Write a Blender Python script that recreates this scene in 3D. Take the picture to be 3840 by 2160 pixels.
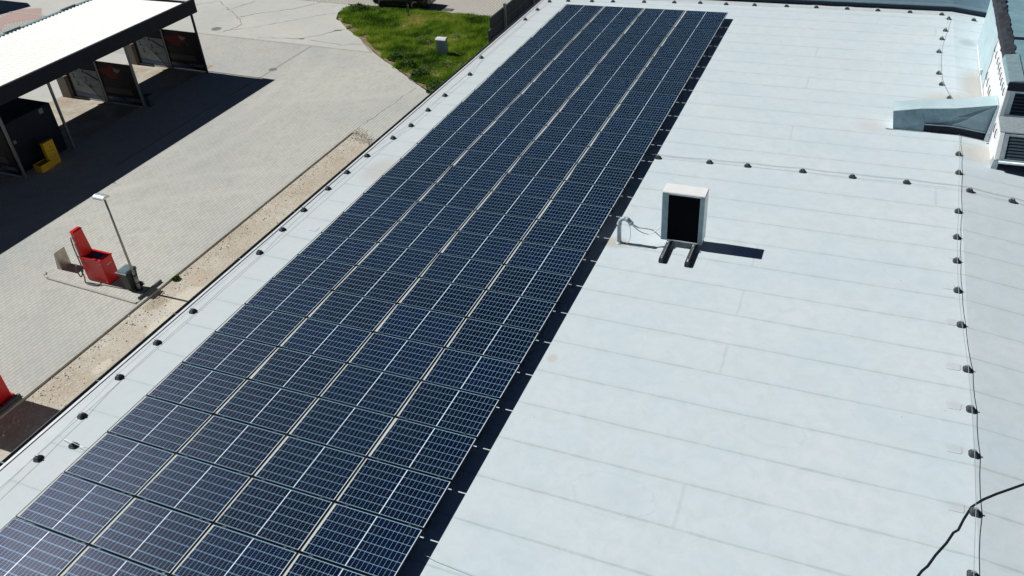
import bpy, bmesh, math, random
import numpy as np
from mathutils import Vector, Matrix, Euler
random.seed(7); rng = np.random.default_rng(7)
for o in list(bpy.data.objects): bpy.data.objects.remove(o, do_unlink=True)
S = bpy.context.scene
COL = S.collection
R = math.radians

# ---------------- frames: the roof plane tips 1.6 degrees up towards +x ----------------
TILT = R(1.6)
RH = 0.25                      # the panel plane stands this far over the roof
MR = Matrix.Rotation(-TILT, 4, 'Y')
MROOF = MR @ Matrix.Translation((0, 0, -RH))
GZ = -6.5                      # paving level
XR = 8.15                      # ridge
SL = R(8.0)                    # fall beyond the ridge

# ---------------- camera ----------------
cam = bpy.data.cameras.new('camera'); co = bpy.data.objects.new('camera', cam); COL.objects.link(co)
co.matrix_world = MR @ Matrix.Translation((5.25307852, -33.44429993, 10.78296191)) @ Euler((0.94609762, 0.07100265, 0.39063563), 'XYZ').to_matrix().to_4x4()
cam.sensor_width = 36; cam.lens = 36 * 3073.15 / 3840
cam.clip_end = 2000; cam.clip_start = 0.1
S.camera = co

# ---------------- light ----------------
EL = R(45.0); AZ_SLOPE = 0.03
w = bpy.data.worlds.new('World'); S.world = w; w.use_nodes = True
nt = w.node_tree; nt.nodes.clear()
sky = nt.nodes.new('ShaderNodeTexSky'); sky.sky_type = 'NISHITA'; sky.sun_disc = False
sky.sun_elevation = EL; sky.sun_rotation = R(270); sky.air_density = 0.22; sky.dust_density = 0.0; sky.ozone_density = 3.0; sky.altitude = 400
bg = nt.nodes.new('ShaderNodeBackground'); bg.inputs[1].default_value = 0.05
wo = nt.nodes.new('ShaderNodeOutputWorld')
nt.links.new(sky.outputs[0], bg.inputs[0]); nt.links.new(bg.outputs[0], wo.inputs[0])
sun = bpy.data.lights.new('sun', 'SUN'); so = bpy.data.objects.new('sun', sun); COL.objects.link(so)
sun.energy = 5.0; sun.angle = R(0.5); sun.color = (1.0, 0.985, 0.95)
sd = Vector((math.cos(EL), AZ_SLOPE * math.cos(EL), -math.sin(EL)))
so.rotation_euler = sd.to_track_quat('-Z', 'Y').to_euler()
so.location = (-60, 0, 60)
S.view_settings.view_transform = 'Standard'; S.view_settings.look = 'None'
S.view_settings.exposure = -0.05; S.view_settings.gamma = 1.0

# ---------------- node helpers ----------------
class NT:
    def __init__(s, name):
        s.m = bpy.data.materials.new(name); s.m.use_nodes = True
        s.t = s.m.node_tree; s.t.nodes.clear()
        s.out = s.t.nodes.new('ShaderNodeOutputMaterial')
        s.p = s.t.nodes.new('ShaderNodeBsdfPrincipled')
        s.t.links.new(s.p.outputs[0], s.out.inputs[0])
        s._c = None
    def n(s, k, **kw):
        nd = s.t.nodes.new(k)
        for a, b in kw.items(): setattr(nd, a, b)
        return nd
    def set(s, sock, v):
        if hasattr(v, 'is_linked') or isinstance(v, bpy.types.NodeSocket): s.t.links.new(v, sock)
        else: sock.default_value = v
    def math(s, op, a, b=0.0, c=None):
        nd = s.n('ShaderNodeMath', operation=op); s.set(nd.inputs[0], a); s.set(nd.inputs[1], b)
        if c is not None: s.set(nd.inputs[2], c)
        return nd.outputs[0]
    def obj(s):
        if s._c is None: s._c = s.n('ShaderNodeTexCoord')
        return s._c.outputs['Object']
    def xyz(s, v=None):
        nd = s.n('ShaderNodeSeparateXYZ'); s.t.links.new(v or s.obj(), nd.inputs[0]); return nd.outputs
    def noise(s, scale, detail=4, rough=0.55, vec=None, dist=0.0, out=0):
        nd = s.n('ShaderNodeTexNoise'); s.t.links.new(vec or s.obj(), nd.inputs['Vector'])
        nd.inputs['Scale'].default_value = scale; nd.inputs['Detail'].default_value = detail
        nd.inputs['Roughness'].default_value = rough; nd.inputs['Distortion'].default_value = dist
        return nd.outputs[out]
    def scalev(s, sc, vec=None):
        nd = s.n('ShaderNodeVectorMath', operation='MULTIPLY'); s.t.links.new(vec or s.obj(), nd.inputs[0]); nd.inputs[1].default_value = sc
        return nd.outputs[0]
    def ramp(s, f, stops):
        nd = s.n('ShaderNodeValToRGB'); s.t.links.new(f, nd.inputs[0])
        e = nd.color_ramp.elements
        while len(e) < len(stops): e.new(0.5)
        for i, (p, c) in enumerate(stops):
            e[i].position = p; e[i].color = (c if len(c) == 4 else (*c, 1)) if not isinstance(c, (int, float)) else (c, c, c, 1)
        return nd.outputs[0]
    def rng(s, f, a, b, c, d):
        nd = s.n('ShaderNodeMapRange'); s.t.links.new(f, nd.inputs[0])
        for i, v in enumerate((a, b, c, d)): nd.inputs[i + 1].default_value = v
        return nd.outputs[0]
    def mix(s, f, a, b, mode='MIX'):
        nd = s.n('ShaderNodeMix', data_type='RGBA', blend_type=mode)
        s.set(nd.inputs[0], f); s.set(nd.inputs[6], a if not isinstance(a, tuple) else (*a, 1)[:4]); s.set(nd.inputs[7], b if not isinstance(b, tuple) else (*b, 1)[:4])
        return nd.outputs[2]
    def bump(s, h, strength=0.3, dist=0.02):
        nd = s.n('ShaderNodeBump'); s.t.links.new(h, nd.inputs['Height']); nd.inputs['Strength'].default_value = strength; nd.inputs['Distance'].default_value = dist
        s.t.links.new(nd.outputs[0], s.p.inputs['Normal'])
    def base(s, v): s.set(s.p.inputs['Base Color'], (*v, 1) if isinstance(v, tuple) else v)
    def rough(s, v): s.set(s.p.inputs['Roughness'], v)
    def metal(s, v): s.set(s.p.inputs['Metallic'], v)
    def band(s, v, a, b):   # 1 between a and b
        return s.math('MULTIPLY', s.math('GREATER_THAN', v, a), s.math('LESS_THAN', v, b))

def simple(name, c, rough=0.5, metal=0.0, var=0.12, scale=6.0, bump=0.0, spec=0.5):
    k = NT(name)
    n = k.noise(scale, 5, 0.6)
    f = k.rng(n, 0.3, 0.7, 1 - var, 1 + var)
    cc = k.n('ShaderNodeVectorMath', operation='SCALE'); cc.inputs[0].default_value = c; k.t.links.new(f, cc.inputs[3])
    k.base(cc.outputs[0]); k.rough(rough); k.metal(metal)
    k.p.inputs['Specular IOR Level'].default_value = spec
    if bump: k.bump(k.noise(scale * 6, 3), bump, 0.01)
    return k.m

# ---------------- materials ----------------
M = {}
M['frame'] = simple('black_frame', (0.006, 0.007, 0.009), 0.45, 0.0, spec=0.25)
M['black'] = simple('black_plastic', (0.014, 0.016, 0.02), 0.5)
M['holder'] = simple('holder_plastic', (0.05, 0.062, 0.07), 0.7, var=0.35, scale=20)
M['zinc'] = simple('galvanised_steel', (0.42, 0.50, 0.54), 0.45, 0.4, var=0.2, scale=14)
M['alu'] = simple('bare_aluminium', (0.62, 0.66, 0.68), 0.35, 0.8)
M['wire'] = simple('wire_metal', (0.55, 0.58, 0.6), 0.4, 0.5)
M['white'] = simple('white_enamel', (0.78, 0.80, 0.79), 0.35, var=0.04)
M['tealgrey'] = simple('grey_side_panel', (0.26, 0.37, 0.41), 0.45, 0.3, var=0.15)
M['coil'] = simple('dark_coil', (0.003, 0.004, 0.006), 0.9, spec=0.05)
M['navy'] = simple('navy_sheet', (0.010, 0.014, 0.026), 0.6, var=0.2, scale=2, spec=0.2)
M['bitumen'] = simple('bitumen', (0.02, 0.026, 0.035), 0.75, var=0.5, scale=5, bump=0.6)
M['foam'] = simple('white_insulation', (0.72, 0.73, 0.74), 0.8, var=0.06, scale=3, bump=0.3)
M['film'] = simple('pale_foil', (0.44, 0.57, 0.61), 0.5, var=0.1, scale=2, bump=0.2)
M['pipe'] = simple('grey_pipe', (0.34, 0.42, 0.46), 0.4, var=0.1)
M['cablew'] = simple('white_cable', (0.85, 0.87, 0.87), 0.6)
M['red'] = simple('red_paint', (0.60, 0.012, 0.012), 0.35, var=0.12, scale=3)
M['steel'] = simple('stainless_steel', (0.42, 0.40, 0.36), 0.38, 0.75, var=0.25, scale=4)
M['yellow'] = simple('yellow_paint', (0.75, 0.48, 0.02), 0.5, var=0.15)
M['binbody'] = simple('dark_bin_plastic', (0.018, 0.022, 0.026), 0.55)
M['binlid'] = simple('bluegrey_lid', (0.10, 0.16, 0.19), 0.45)
M['galv'] = simple('weathered_pole', (0.30, 0.32, 0.30), 0.55, 0.3, var=0.25, scale=8)
M['postgrey'] = simple('grey_post', (0.16, 0.18, 0.18), 0.5, 0.2)
M['brown'] = simple('brown_cabinet', (0.16, 0.13, 0.11), 0.6)
M['stone'] = simple('kerb_concrete', (0.42, 0.41, 0.37), 0.9, var=0.15, scale=5, bump=0.3)
M['wallrender'] = simple('building_wall', (0.45, 0.45, 0.43), 0.85)
M['louvre'] = simple('louvre_blade', (0.05, 0.075, 0.10), 0.45, 0.3)
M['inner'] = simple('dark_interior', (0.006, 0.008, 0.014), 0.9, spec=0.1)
M['cabinet'] = simple('grey_cabinet', (0.24, 0.34, 0.38), 0.55, var=0.12, scale=4)
M['cabtop'] = simple('pale_cabinet_top', (0.66, 0.69, 0.69), 0.5)
M['carpaint'] = simple('black_car_paint', (0.006, 0.007, 0.010), 0.2, var=0.02)
M['glass_dark'] = simple('tinted_glass', (0.006, 0.008, 0.010), 0.08, var=0.02)
M['tyre'] = simple('tyre_rubber', (0.012, 0.012, 0.012), 0.85)
M['rim'] = simple('wheel_rim', (0.08, 0.085, 0.09), 0.4, 0.7)
M['plate'] = simple('number_plate', (0.6, 0.6, 0.58), 0.5)
M['lampred'] = simple('rear_light', (0.25, 0.01, 0.01), 0.25)
M['rock'] = simple('limestone_chips', (0.52, 0.48, 0.41), 0.9, var=0.35, scale=9)
M['weeds'] = simple('dark_weed_leaf', (0.045, 0.095, 0.022), 0.8, var=0.5, scale=5, spec=0.1)
M['ink'] = simple('printed_ink', (0.010, 0.010, 0.013), 0.7, spec=0.2)
M['printwhite'] = simple('printed_pale', (0.20, 0.225, 0.25), 0.7, spec=0.2)
M['printred'] = simple('printed_red', (0.12, 0.005, 0.010), 0.7, spec=0.2)
M['printblue'] = simple('wet_blue_skirt', (0.02, 0.06, 0.16), 0.4)
M['printgrey'] = simple('printed_grey', (0.07, 0.065, 0.065), 0.7, spec=0.2)
M['crack'] = simple('crack_dirt', (0.10, 0.095, 0.08), 0.95, var=0.4, scale=3)

def mat_canopy():
    k = NT('white_roof_sheet')
    k.base((0.93, 0.93, 0.90)); k.rough(0.5); return k.m
M['sheet'] = mat_canopy()

def mat_corr():
    k = NT('ribbed_steel_roof')
    y = k.xyz()[1]
    f = k.math('PINGPONG', k.math('MULTIPLY', y, 9.0), 1.0)
    n = k.noise(2.0, 5)
    c = k.mix(k.rng(n, 0.3, 0.7, 0, 1), (0.17, 0.33, 0.39), (0.25, 0.42, 0.48))
    k.base(c); k.rough(0.5); k.metal(0.2); k.bump(f, 0.5, 0.03); return k.m
M['ribbed'] = mat_corr()

def mat_duct():
    k = NT('duct_sheet_metal')
    n = k.noise(2.2, 6, 0.7); n2 = k.noise(40, 2, 0.5)
    c = k.mix(k.rng(n, 0.3, 0.7, 0, 1), (0.13, 0.23, 0.28), (0.30, 0.42, 0.46))
    c = k.mix(k.rng(n2, 0.35, 0.65, 0, 0.35), c, (0.12, 0.2, 0.25))
    k.base(c); k.rough(0.5); k.metal(0.35); k.bump(n2, 0.15, 0.01); return k.m
M['duct'] = mat_duct()

def mat_panel():
    k = NT('solar_cells')
    x, y, z = k.xyz()
    HX, HY = 0.8480, 0.5180
    ax, ay, cg = HX - 0.026, HY - 0.0215, 0.008
    absx = k.math('ABSOLUTE', x)
    px = (ax - cg) / 10; py = 2 * ay / 6
    fx = k.math('FRACT', k.math('DIVIDE', k.math('SUBTRACT', absx, cg), px))
    fy = k.math('FRACT', k.math('DIVIDE', k.math('ADD', y, ay), py))
    gx = k.math('GREATER_THAN', k.math('ABSOLUTE', k.math('SUBTRACT', fx, 0.5)), 0.5 - 0.0017 / px)
    gy = k.math('GREATER_THAN', k.math('ABSOLUTE', k.math('SUBTRACT', fy, 0.5)), 0.5 - 0.0026 / py)
    # clipped cell corners
    dx = k.math('MULTIPLY', k.math('SUBTRACT', 0.5, k.math('ABSOLUTE', k.math('SUBTRACT', fx, 0.5))), px)
    dy = k.math('MULTIPLY', k.math('SUBTRACT', 0.5, k.math('ABSOLUTE', k.math('SUBTRACT', fy, 0.5))), py)
    cor = k.math('LESS_THAN', k.math('ADD', dx, dy), 0.0070)
    grid = k.math('MAXIMUM', k.math('MAXIMUM', gx, gy), cor)
    mid = k.math('LESS_THAN', absx, cg)
    bord = k.math('GREATER_THAN', absx, ax)
    grid = k.math('MAXIMUM', grid, k.math('GREATER_THAN', k.math('ABSOLUTE', y), ay))
    mg = k.math('MAXIMUM', mid, bord)
    # busbar ribbons, nine to a cell, along x
    fb = k.math('FRACT', k.math('MULTIPLY', fy, 5.0))
    bus = k.math('LESS_THAN', k.math('ABSOLUTE', k.math('SUBTRACT', fb, 0.5)), 0.034)
    oi = k.n('ShaderNodeObjectInfo')
    rnd = oi.outputs['Random']
    cellc = k.mix(rnd, (0.0007, 0.0034, 0.018), (0.0015, 0.0068, 0.034))
    cid = k.n('ShaderNodeCombineXYZ')
    k.set(cid.inputs[0], k.math('FLOOR', k.math('DIVIDE', x, px))); k.set(cid.inputs[1], k.math('FLOOR', k.math('DIVIDE', k.math('ADD', y, ay), py))); k.set(cid.inputs[2], rnd)
    wn = k.n('ShaderNodeTexWhiteNoise', noise_dimensions='3D'); k.t.links.new(cid.outputs[0], wn.inputs['Vector'])
    cellc = k.mix(k.rng(wn.outputs['Value'], 0, 1, 0, 0.5), cellc, (0.003, 0.006, 0.014))
    c = k.mix(bus, cellc, (0.17, 0.185, 0.24))
    c = k.mix(grid, c, (0.29, 0.53, 0.74))
    c = k.mix(mg, c, (0.66, 0.78, 0.88))
    # dust caught along the lower long... left edge, a wedge that differs from panel to panel
    r2 = k.math('FRACT', k.math('MULTIPLY', rnd, 17.3)); r3 = k.math('FRACT', k.math('MULTIPLY', rnd, 91.7))
    wdt = k.math('ADD', 0.026, k.math('MULTIPLY', r2, 0.026))
    wdt = k.math('ADD', wdt, k.math('MULTIPLY', y, k.math('MULTIPLY', k.math('SUBTRACT', r3, 0.62), 0.06)))
    wdt = k.math('ADD', wdt, k.math('MULTIPLY', k.math('SUBTRACT', k.noise(14.0, 3), 0.5), 0.016))
    dust = k.math('LESS_THAN', k.math('SUBTRACT', x, -HX + 0.012), wdt)
    c = k.mix(dust, c, (0.53, 0.56, 0.555))
    # light film of dust over all
    film = k.rng(k.noise(1.7, 5, 0.6), 0.4, 0.8, 0.0, 0.008)
    c = k.mix(film, c, (0.5, 0.5, 0.5))
    k.base(c)
    ro = k.math('MULTIPLY_ADD', dust, 0.6, 0.07)
    ro = k.math('MULTIPLY_ADD', bus, 0.27, ro)
    k.rough(ro)
    nb = k.math('SUBTRACT', 1.0, k.math('MAXIMUM', k.math('MAXIMUM', grid, mg), dust))
    busm = k.math('MULTIPLY', bus, nb)
    k.metal(busm)
    k.p.inputs['Specular IOR Level'].default_value = 0.12
    tg = k.n('ShaderNodeCombineXYZ'); tg.inputs[0].default_value = 1.0
    k.set(k.p.inputs['Tangent'], tg.outputs[0]); k.set(k.p.inputs['Anisotropic'], k.math('MULTIPLY', busm, 0.85))
    k.p.inputs['Anisotropic Rotation'].default_value = 0.25
    return k.m
M['cells'] = mat_panel()

SEAM = 0.9717; SEAM0 = 1.300
def mat_roof():
    k = NT('roof_membrane')
    x, y, z = k.xyz()
    wob = k.math('MULTIPLY', k.math('SUBTRACT', k.noise(0.8, 3), 0.5), 0.035)
    yy = k.math('ADD', y, wob)
    t = k.math('DIVIDE', k.math('SUBTRACT', SEAM0, yy), SEAM)
    row = k.math('FLOOR', t); fr = k.math('FRACT', t)
    d = k.math('MULTIPLY', k.math('SUBTRACT', 0.5, k.math('ABSOLUTE', k.math('SUBTRACT', fr, 0.5))), SEAM)
    seamw = k.rng(k.noise(1.3, 3), 0.3, 0.7, 0.012, 0.032)
    seam = k.math('LESS_THAN', d, seamw)
    soft = k.rng(d, 0.0, 0.16, 0.16, 0.0)
    odd = k.math('GREATER_THAN', k.math('FRACT', k.math('MULTIPLY', row, 0.5)), 0.25)
    xb = k.math('ADD', x, k.math('MULTIPLY', k.math('SUBTRACT', k.noise(0.55, 2), 0.5), 0.2))
    far = k.math('LESS_THAN', row, 0.5)
    b1 = k.math('LESS_THAN', k.math('ABSOLUTE', k.math('SUBTRACT', xb, 3.70)), 0.030)
    # the buttings fall in every third or fourth strip
    sel = None
    for r in (4, 7, 11, 18, 20, 22, 26):
        q = k.math('COMPARE', row, float(r), 0.3); sel = q if sel is None else k.math('MAXIMUM', sel, q)
    selb = None
    for r in (1, 14):
        q = k.math('COMPARE', row, float(r), 0.3); selb = q if selb is None else k.math('MAXIMUM', selb, q)
    b2 = k.math('LESS_THAN', k.math('ABSOLUTE', k.math('SUBTRACT', xb, 7.56)), 0.035)
    butt = k.math('MAXIMUM', k.math('MULTIPLY', b1, sel), k.math('MULTIPLY', b2, selb))
    n1 = k.noise(0.45, 6, 0.6); n2 = k.noise(3.2, 6, 0.65, dist=0.6); n3 = k.noise(60, 2)
    n4 = k.noise(1.0, 4, 0.6, vec=k.scalev((0.35, 2.2, 1.0)))
    c = k.mix(k.rng(n1, 0.32, 0.68, 0, 1), (0.53, 0.625, 0.68), (0.60, 0.66, 0.69))
    c = k.mix(k.rng(n2, 0.42, 0.70, 0, 0.6), c, (0.49, 0.57, 0.60))
    c = k.mix(k.rng(k.noise(9.0, 5, 0.7), 0.55, 0.78, 0, 0.35), c, (0.44, 0.51, 0.53))
    c = k.mix(k.rng(n4, 0.5, 0.8, 0, 0.28), c, (0.55, 0.60, 0.60))
    # yellow-grey dirt along the eave and around the duct
    eav = k.rng(k.math('ADD', x, k.math('MULTIPLY', n2, 1.2)), -8.2, -4.5, 0.6, 0.0)
    c = k.mix(eav, c, (0.52, 0.545, 0.54))
    def blob(cx, cy, rx, ry, s, col):
        a = k.math('DIVIDE', k.math('SUBTRACT', x, cx), rx); b = k.math('DIVIDE', k.math('SUBTRACT', y, cy), ry)
        r = k.math('SQRT', k.math('ADD', k.math('MULTIPLY', a, a), k.math('MULTIPLY', b, b)))
        r = k.math('ADD', r, k.math('MULTIPLY', k.math('SUBTRACT', n2, 0.5), 0.9))
        f = k.rng(r, 0.5, 1.05, s, 0.0)
        return k.mix(f, c, col)
    dirt = (0.46, 0.40, 0.33)
    for b in ((8.3, -6.6, 1.5, 0.9, 0.55, dirt), (8.7, -5.0, 0.5, 1.6, 0.6, dirt), (5.9, -8.9, 0.6, 0.5, 0.3, (0.50, 0.42, 0.36)), (8.8, -9.9, 0.9, 0.8, 0.6, dirt), (0.42, -17.05, 0.4, 0.3, 0.7, dirt),
              (8.6, -1.0, 0.35, 0.45, 0.5, (0.32, 0.36, 0.36)), (0.42, -21.6, 0.13, 0.16, 0.45, dirt), (-7.4, -15.2, 0.5, 0.9, 0.4, dirt),
              (7.92, -18.04, .22, .13, .45, (.46, .47, .48)), (7.90, -19.47, .22, .13, .45, (.46, .47, .48)), (7.89, -20.6, .22, .13, .45, (.46, .47, .48)), (7.88, -21.72, .22, .13, .45, (.46, .47, .48)), (7.89, -23.04, .22, .13, .45, (.46, .47, .48))):
        c = blob(*b)
    for cx, cy, r0_ in ((4.9, -22.3, .55), (2.6, -24.6, .7), (5.9, -15.2, .45), (1.6, -8.3, .6), (5.2, -3.9, .7), (6.6, -20.4, .35)):
        a = k.math('SUBTRACT', x, cx); b = k.math('MULTIPLY', k.math('SUBTRACT', y, cy), 1.5)
        r = k.math('ADD', k.math('SQRT', k.math('ADD', k.math('MULTIPLY', a, a), k.math('MULTIPLY', b, b))), k.math('MULTIPLY', k.math('SUBTRACT', n2, 0.5), 0.55))
        c = k.mix(k.rng(r, r0_ * .2, r0_, 0.22, 0.0), c, (0.47, 0.54, 0.57))
        c = k.mix(k.rng(k.math('ABSOLUTE', k.math('SUBTRACT', r, r0_)), 0.0, 0.035, 0.3, 0.0), c, (0.43, 0.49, 0.50))
    c = k.mix(soft, c, (0.45, 0.52, 0.54))
    c = k.mix(k.math('MULTIPLY', seam, k.rng(n2, 0.3, 0.6, 0.3, 0.8)), c, (0.41, 0.485, 0.51))
    c = k.mix(k.math('MULTIPLY', butt, k.rng(n2, 0.3, 0.65, 0.25, 0.65)), c, (0.45, 0.51, 0.52))
    # specks
    sp = k.n('ShaderNodeTexVoronoi'); k.t.links.new(k.obj(), sp.inputs['Vector']); sp.inputs['Scale'].default_value = 1.6
    c = k.mix(k.math('MULTIPLY', k.math('LESS_THAN', sp.outputs['Distance'], 0.022), 0.7), c, (0.2, 0.22, 0.22))
    k.base(c); k.rough(0.75)
    h = k.math('ADD', k.math('MULTIPLY', n3, 0.15), k.math('ADD', k.math('MULTIPLY', n2, 0.7), k.math('MULTIPLY', k.rng(fr, 0, 0.04, 1, 0), 0.8)))
    k.bump(k.math('ADD', h, k.math('MULTIPLY', n4, 2.0)), 0.22, 0.02)
    k.p.inputs['Specular IOR Level'].default_value = 0.3
    return k.m
M['roof'] = mat_roof()

def mat_flash():
    k = NT('edge_flashing')
    n = k.noise(2.0, 5, 0.6)
    k.base(k.mix(k.rng(n, 0.3, 0.7, 0, 1), (0.50, 0.55, 0.57), (0.57, 0.615, 0.635))); k.rough(0.6); return k.m
M['flash'] = mat_flash()
M['gutter'] = simple('grey_gutter', (0.10, 0.12, 0.13), 0.5, 0.3, var=0.2, scale=3)

def mat_pavers():
    k = NT('block_pavers')
    x, y, z = k.xyz()
    # blocks 0.2 x 0.1 laid in stretcher bond, long side along y
    wv = k.math('MULTIPLY', k.math('SUBTRACT', k.noise(1.2, 2), 0.5), 0.02)
    u = k.math('DIVIDE', k.math('ADD', x, wv), 0.165); row = k.math('FLOOR', u)
    v = k.math('DIVIDE', k.math('ADD', y, k.math('MULTIPLY', row, 0.125)), 0.25)
    fu = k.math('FRACT', u); fv = k.math('FRACT', v)
    du = k.math('SUBTRACT', 0.5, k.math('ABSOLUTE', k.math('SUBTRACT', fu, 0.5)))
    dv = k.math('SUBTRACT', 0.5, k.math('ABSOLUTE', k.math('SUBTRACT', fv, 0.5)))
    j1 = k.math('LESS_THAN', k.math('MULTIPLY', du, 0.165), 0.0065); j2 = k.math('LESS_THAN', k.math('MULTIPLY', dv, 0.25), 0.0045)
    j = k.math('MAXIMUM', j1, k.math('MULTIPLY', j2, 0.6))
    cid = k.n('ShaderNodeCombineXYZ'); k.set(cid.inputs[0], row); k.set(cid.inputs[1], k.math('FLOOR', v))
    wn = k.n('ShaderNodeTexWhiteNoise', noise_dimensions='2D'); k.t.links.new(cid.outputs[0], wn.inputs['Vector'])
    r = wn.outputs['Value']
    n1 = k.noise(0.13, 5, 0.6); n2 = k.noise(1.1, 6, 0.65)
    c = k.mix(k.rng(n1, 0.35, 0.65, 0, 1), (0.415, 0.435, 0.42), (0.535, 0.53, 0.475))
    c = k.mix(k.rng(r, 0, 1, 0, 0.5), c, (0.47, 0.45, 0.41))
    c = k.mix(k.rng(k.math('FRACT', k.math('MULTIPLY', r, 7.7)), 0.6, 1, 0, 0.35), c, (0.33, 0.36, 0.35))
    c = k.mix(k.rng(n2, 0.48, 0.78, 0, 0.25), c, (0.33, 0.33, 0.31))
    jn = k.rng(k.noise(0.9, 4), 0.35, 0.65, 0.7, 1.0)
    c = k.mix(k.math('MULTIPLY', j, jn), c, (0.12, 0.12, 0.105))
    for cx, cy, r0_, wd_ in ((-44.0, -2.0, 20.5, .55), (-44.0, -2.0, 22.3, .5), (-12.0, -24.0, 17.0, .5), (-12.0, -24.0, 18.8, .5), (-30, 22, 24, .6)):
        ex = k.math('SUBTRACT', x, cx); ey = k.math('SUBTRACT', y, cy)
        rr = k.math('SQRT', k.math('ADD', k.math('MULTIPLY', ex, ex), k.math('MULTIPLY', ey, ey)))
        rr = k.math('ADD', rr, k.math('MULTIPLY', n1, 1.2))
        f = k.rng(k.math('ABSOLUTE', k.math('SUBTRACT', rr, r0_)), 0.0, wd_, 0.32, 0.0)
        c = k.mix(k.math('MULTIPLY', f, k.rng(n2, 0.3, 0.7, 0.3, 1)), c, (0.56, 0.555, 0.52))
    # oily drips
    c = k.mix(k.rng(k.noise(0.55, 4, 0.7, dist=1.0), 0.66, 0.80, 0, 0.4), c, (0.29, 0.29, 0.28))
    k.base(c); k.rough(0.9); k.bump(k.math('SUBTRACT', 1.0, j), 0.25, 0.01); return k.m
M['pavers'] = mat_pavers()

def mat_concrete():
    k = NT('old_concrete_slab')
    n1 = k.noise(0.16, 6, 0.6); n2 = k.noise(2.2, 6, 0.7); n3 = k.noise(22, 3)
    c = k.mix(k.rng(n1, 0.3, 0.7, 0, 1), (0.45, 0.455, 0.43), (0.54, 0.54, 0.50))
    c = k.mix(k.rng(n2, 0.5, 0.8, 0, 0.5), c, (0.36, 0.355, 0.33))
    c = k.mix(k.rng(n3, 0.55, 0.75, 0, 0.3), c, (0.3, 0.3, 0.28))
    k.base(c); k.rough(0.9); k.bump(n3, 0.2, 0.01); return k.m
M['concrete'] = mat_concrete()

def mat_cobble():
    k = NT('small_cobbles')
    v = k.n('ShaderNodeTexVoronoi', feature='DISTANCE_TO_EDGE'); v2 = k.n('ShaderNodeTexVoronoi')
    x, y, z = k.xyz()
    # setts in fans: rows bent by a scallop
    fan = k.math('ABSOLUTE', k.math('SINE', k.math('MULTIPLY', x, 2.1)))
    cv = k.n('ShaderNodeCombineXYZ'); k.set(cv.inputs[0], x); k.set(cv.inputs[1], k.math('ADD', y, k.math('MULTIPLY', fan, 0.45)))
    for q in (v, v2): k.t.links.new(cv.outputs[0], q.inputs['Vector']); q.inputs['Scale'].default_value = 4.6; q.inputs['Randomness'].default_value = 0.35
    e = k.math('LESS_THAN', v.outputs['Distance'], 0.13)
    c = k.mix(k.rng(v2.outputs['Color'], 0, 1, 0, 1) if False else k.noise(0.5, 4), (0.44, 0.43, 0.39), (0.54, 0.51, 0.455))
    c = k.mix(k.math('MULTIPLY', e, 0.75), c, (0.19, 0.18, 0.16))
    k.base(c); k.rough(0.9); k.bump(v.outputs['Distance'], 0.4, 0.03); return k.m
M['cobble'] = mat_cobble()

def mat_gravel():
    k = NT('dusty_gravel')
    x, y, z = k.xyz()
    n1 = k.noise(0.5, 5, 0.6); n2 = k.noise(3.0, 5, 0.7)
    v = k.n('ShaderNodeTexVoronoi'); k.t.links.new(k.obj(), v.inputs['Vector']); v.inputs['Scale'].default_value = 26
    vs = k.n('ShaderNodeTexVoronoi'); k.t.links.new(k.obj(), vs.inputs['Vector']); vs.inputs['Scale'].default_value = 9
    c = k.mix(k.rng(n1, 0.38, 0.62, 0, 1), (0.43, 0.375, 0.295), (0.54, 0.52, 0.46))
    c = k.mix(k.rng(n2, 0.42, 0.75, 0, 0.7), c, (0.42, 0.33, 0.235))
    sep = k.n('ShaderNodeSeparateColor'); k.t.links.new(v.outputs['Color'], sep.inputs[0])
    c = k.mix(k.rng(sep.outputs[0], 0.75, 0.95, 0, 0.8), c, (0.60, 0.565, 0.48))
    c = k.mix(k.rng(sep.outputs[1], 0.93, 1.0, 0, 0.5), c, (0.22, 0.19, 0.15))
    # pale spilt mortar patches
    def blob(cx, cy, rx, ry, s, col):
        a = k.math('DIVIDE', k.math('SUBTRACT', x, cx), rx); b = k.math('DIVIDE', k.math('SUBTRACT', y, cy), ry)
        r = k.math('SQRT', k.math('ADD', k.math('MULTIPLY', a, a), k.math('MULTIPLY', b, b)))
        r = k.math('ADD', r, k.math('MULTIPLY', k.math('SUBTRACT', n2, 0.5), 0.8))
        return k.mix(k.rng(r, 0.75, 0.95, s, 0.0), c, col)
    for b in ((-15.8, -16.3, 0.6, 1.0, 0.9, (0.62, 0.57, 0.48)), (-15.5, -17.8, 0.55, 0.9, 0.9, (0.64, 0.59, 0.50)), (-15.95, -20.2, 0.25, 0.45, 0.8, (0.62, 0.57, 0.48)),
              (-16.7, -16.9, 0.35, 0.5, 0.6, (0.30, 0.25, 0.16)), (-16.3, -15.0, 0.5, 0.4, 0.5, (0.50, 0.40, 0.3))):
        c = blob(*b)
    k.base(c); k.rough(0.95)
    k.bump(k.math('ADD', sep.outputs[0], k.math('MULTIPLY', n2, 2.0)), 0.6, 0.03); return k.m
M['gravel'] = mat_gravel()

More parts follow.
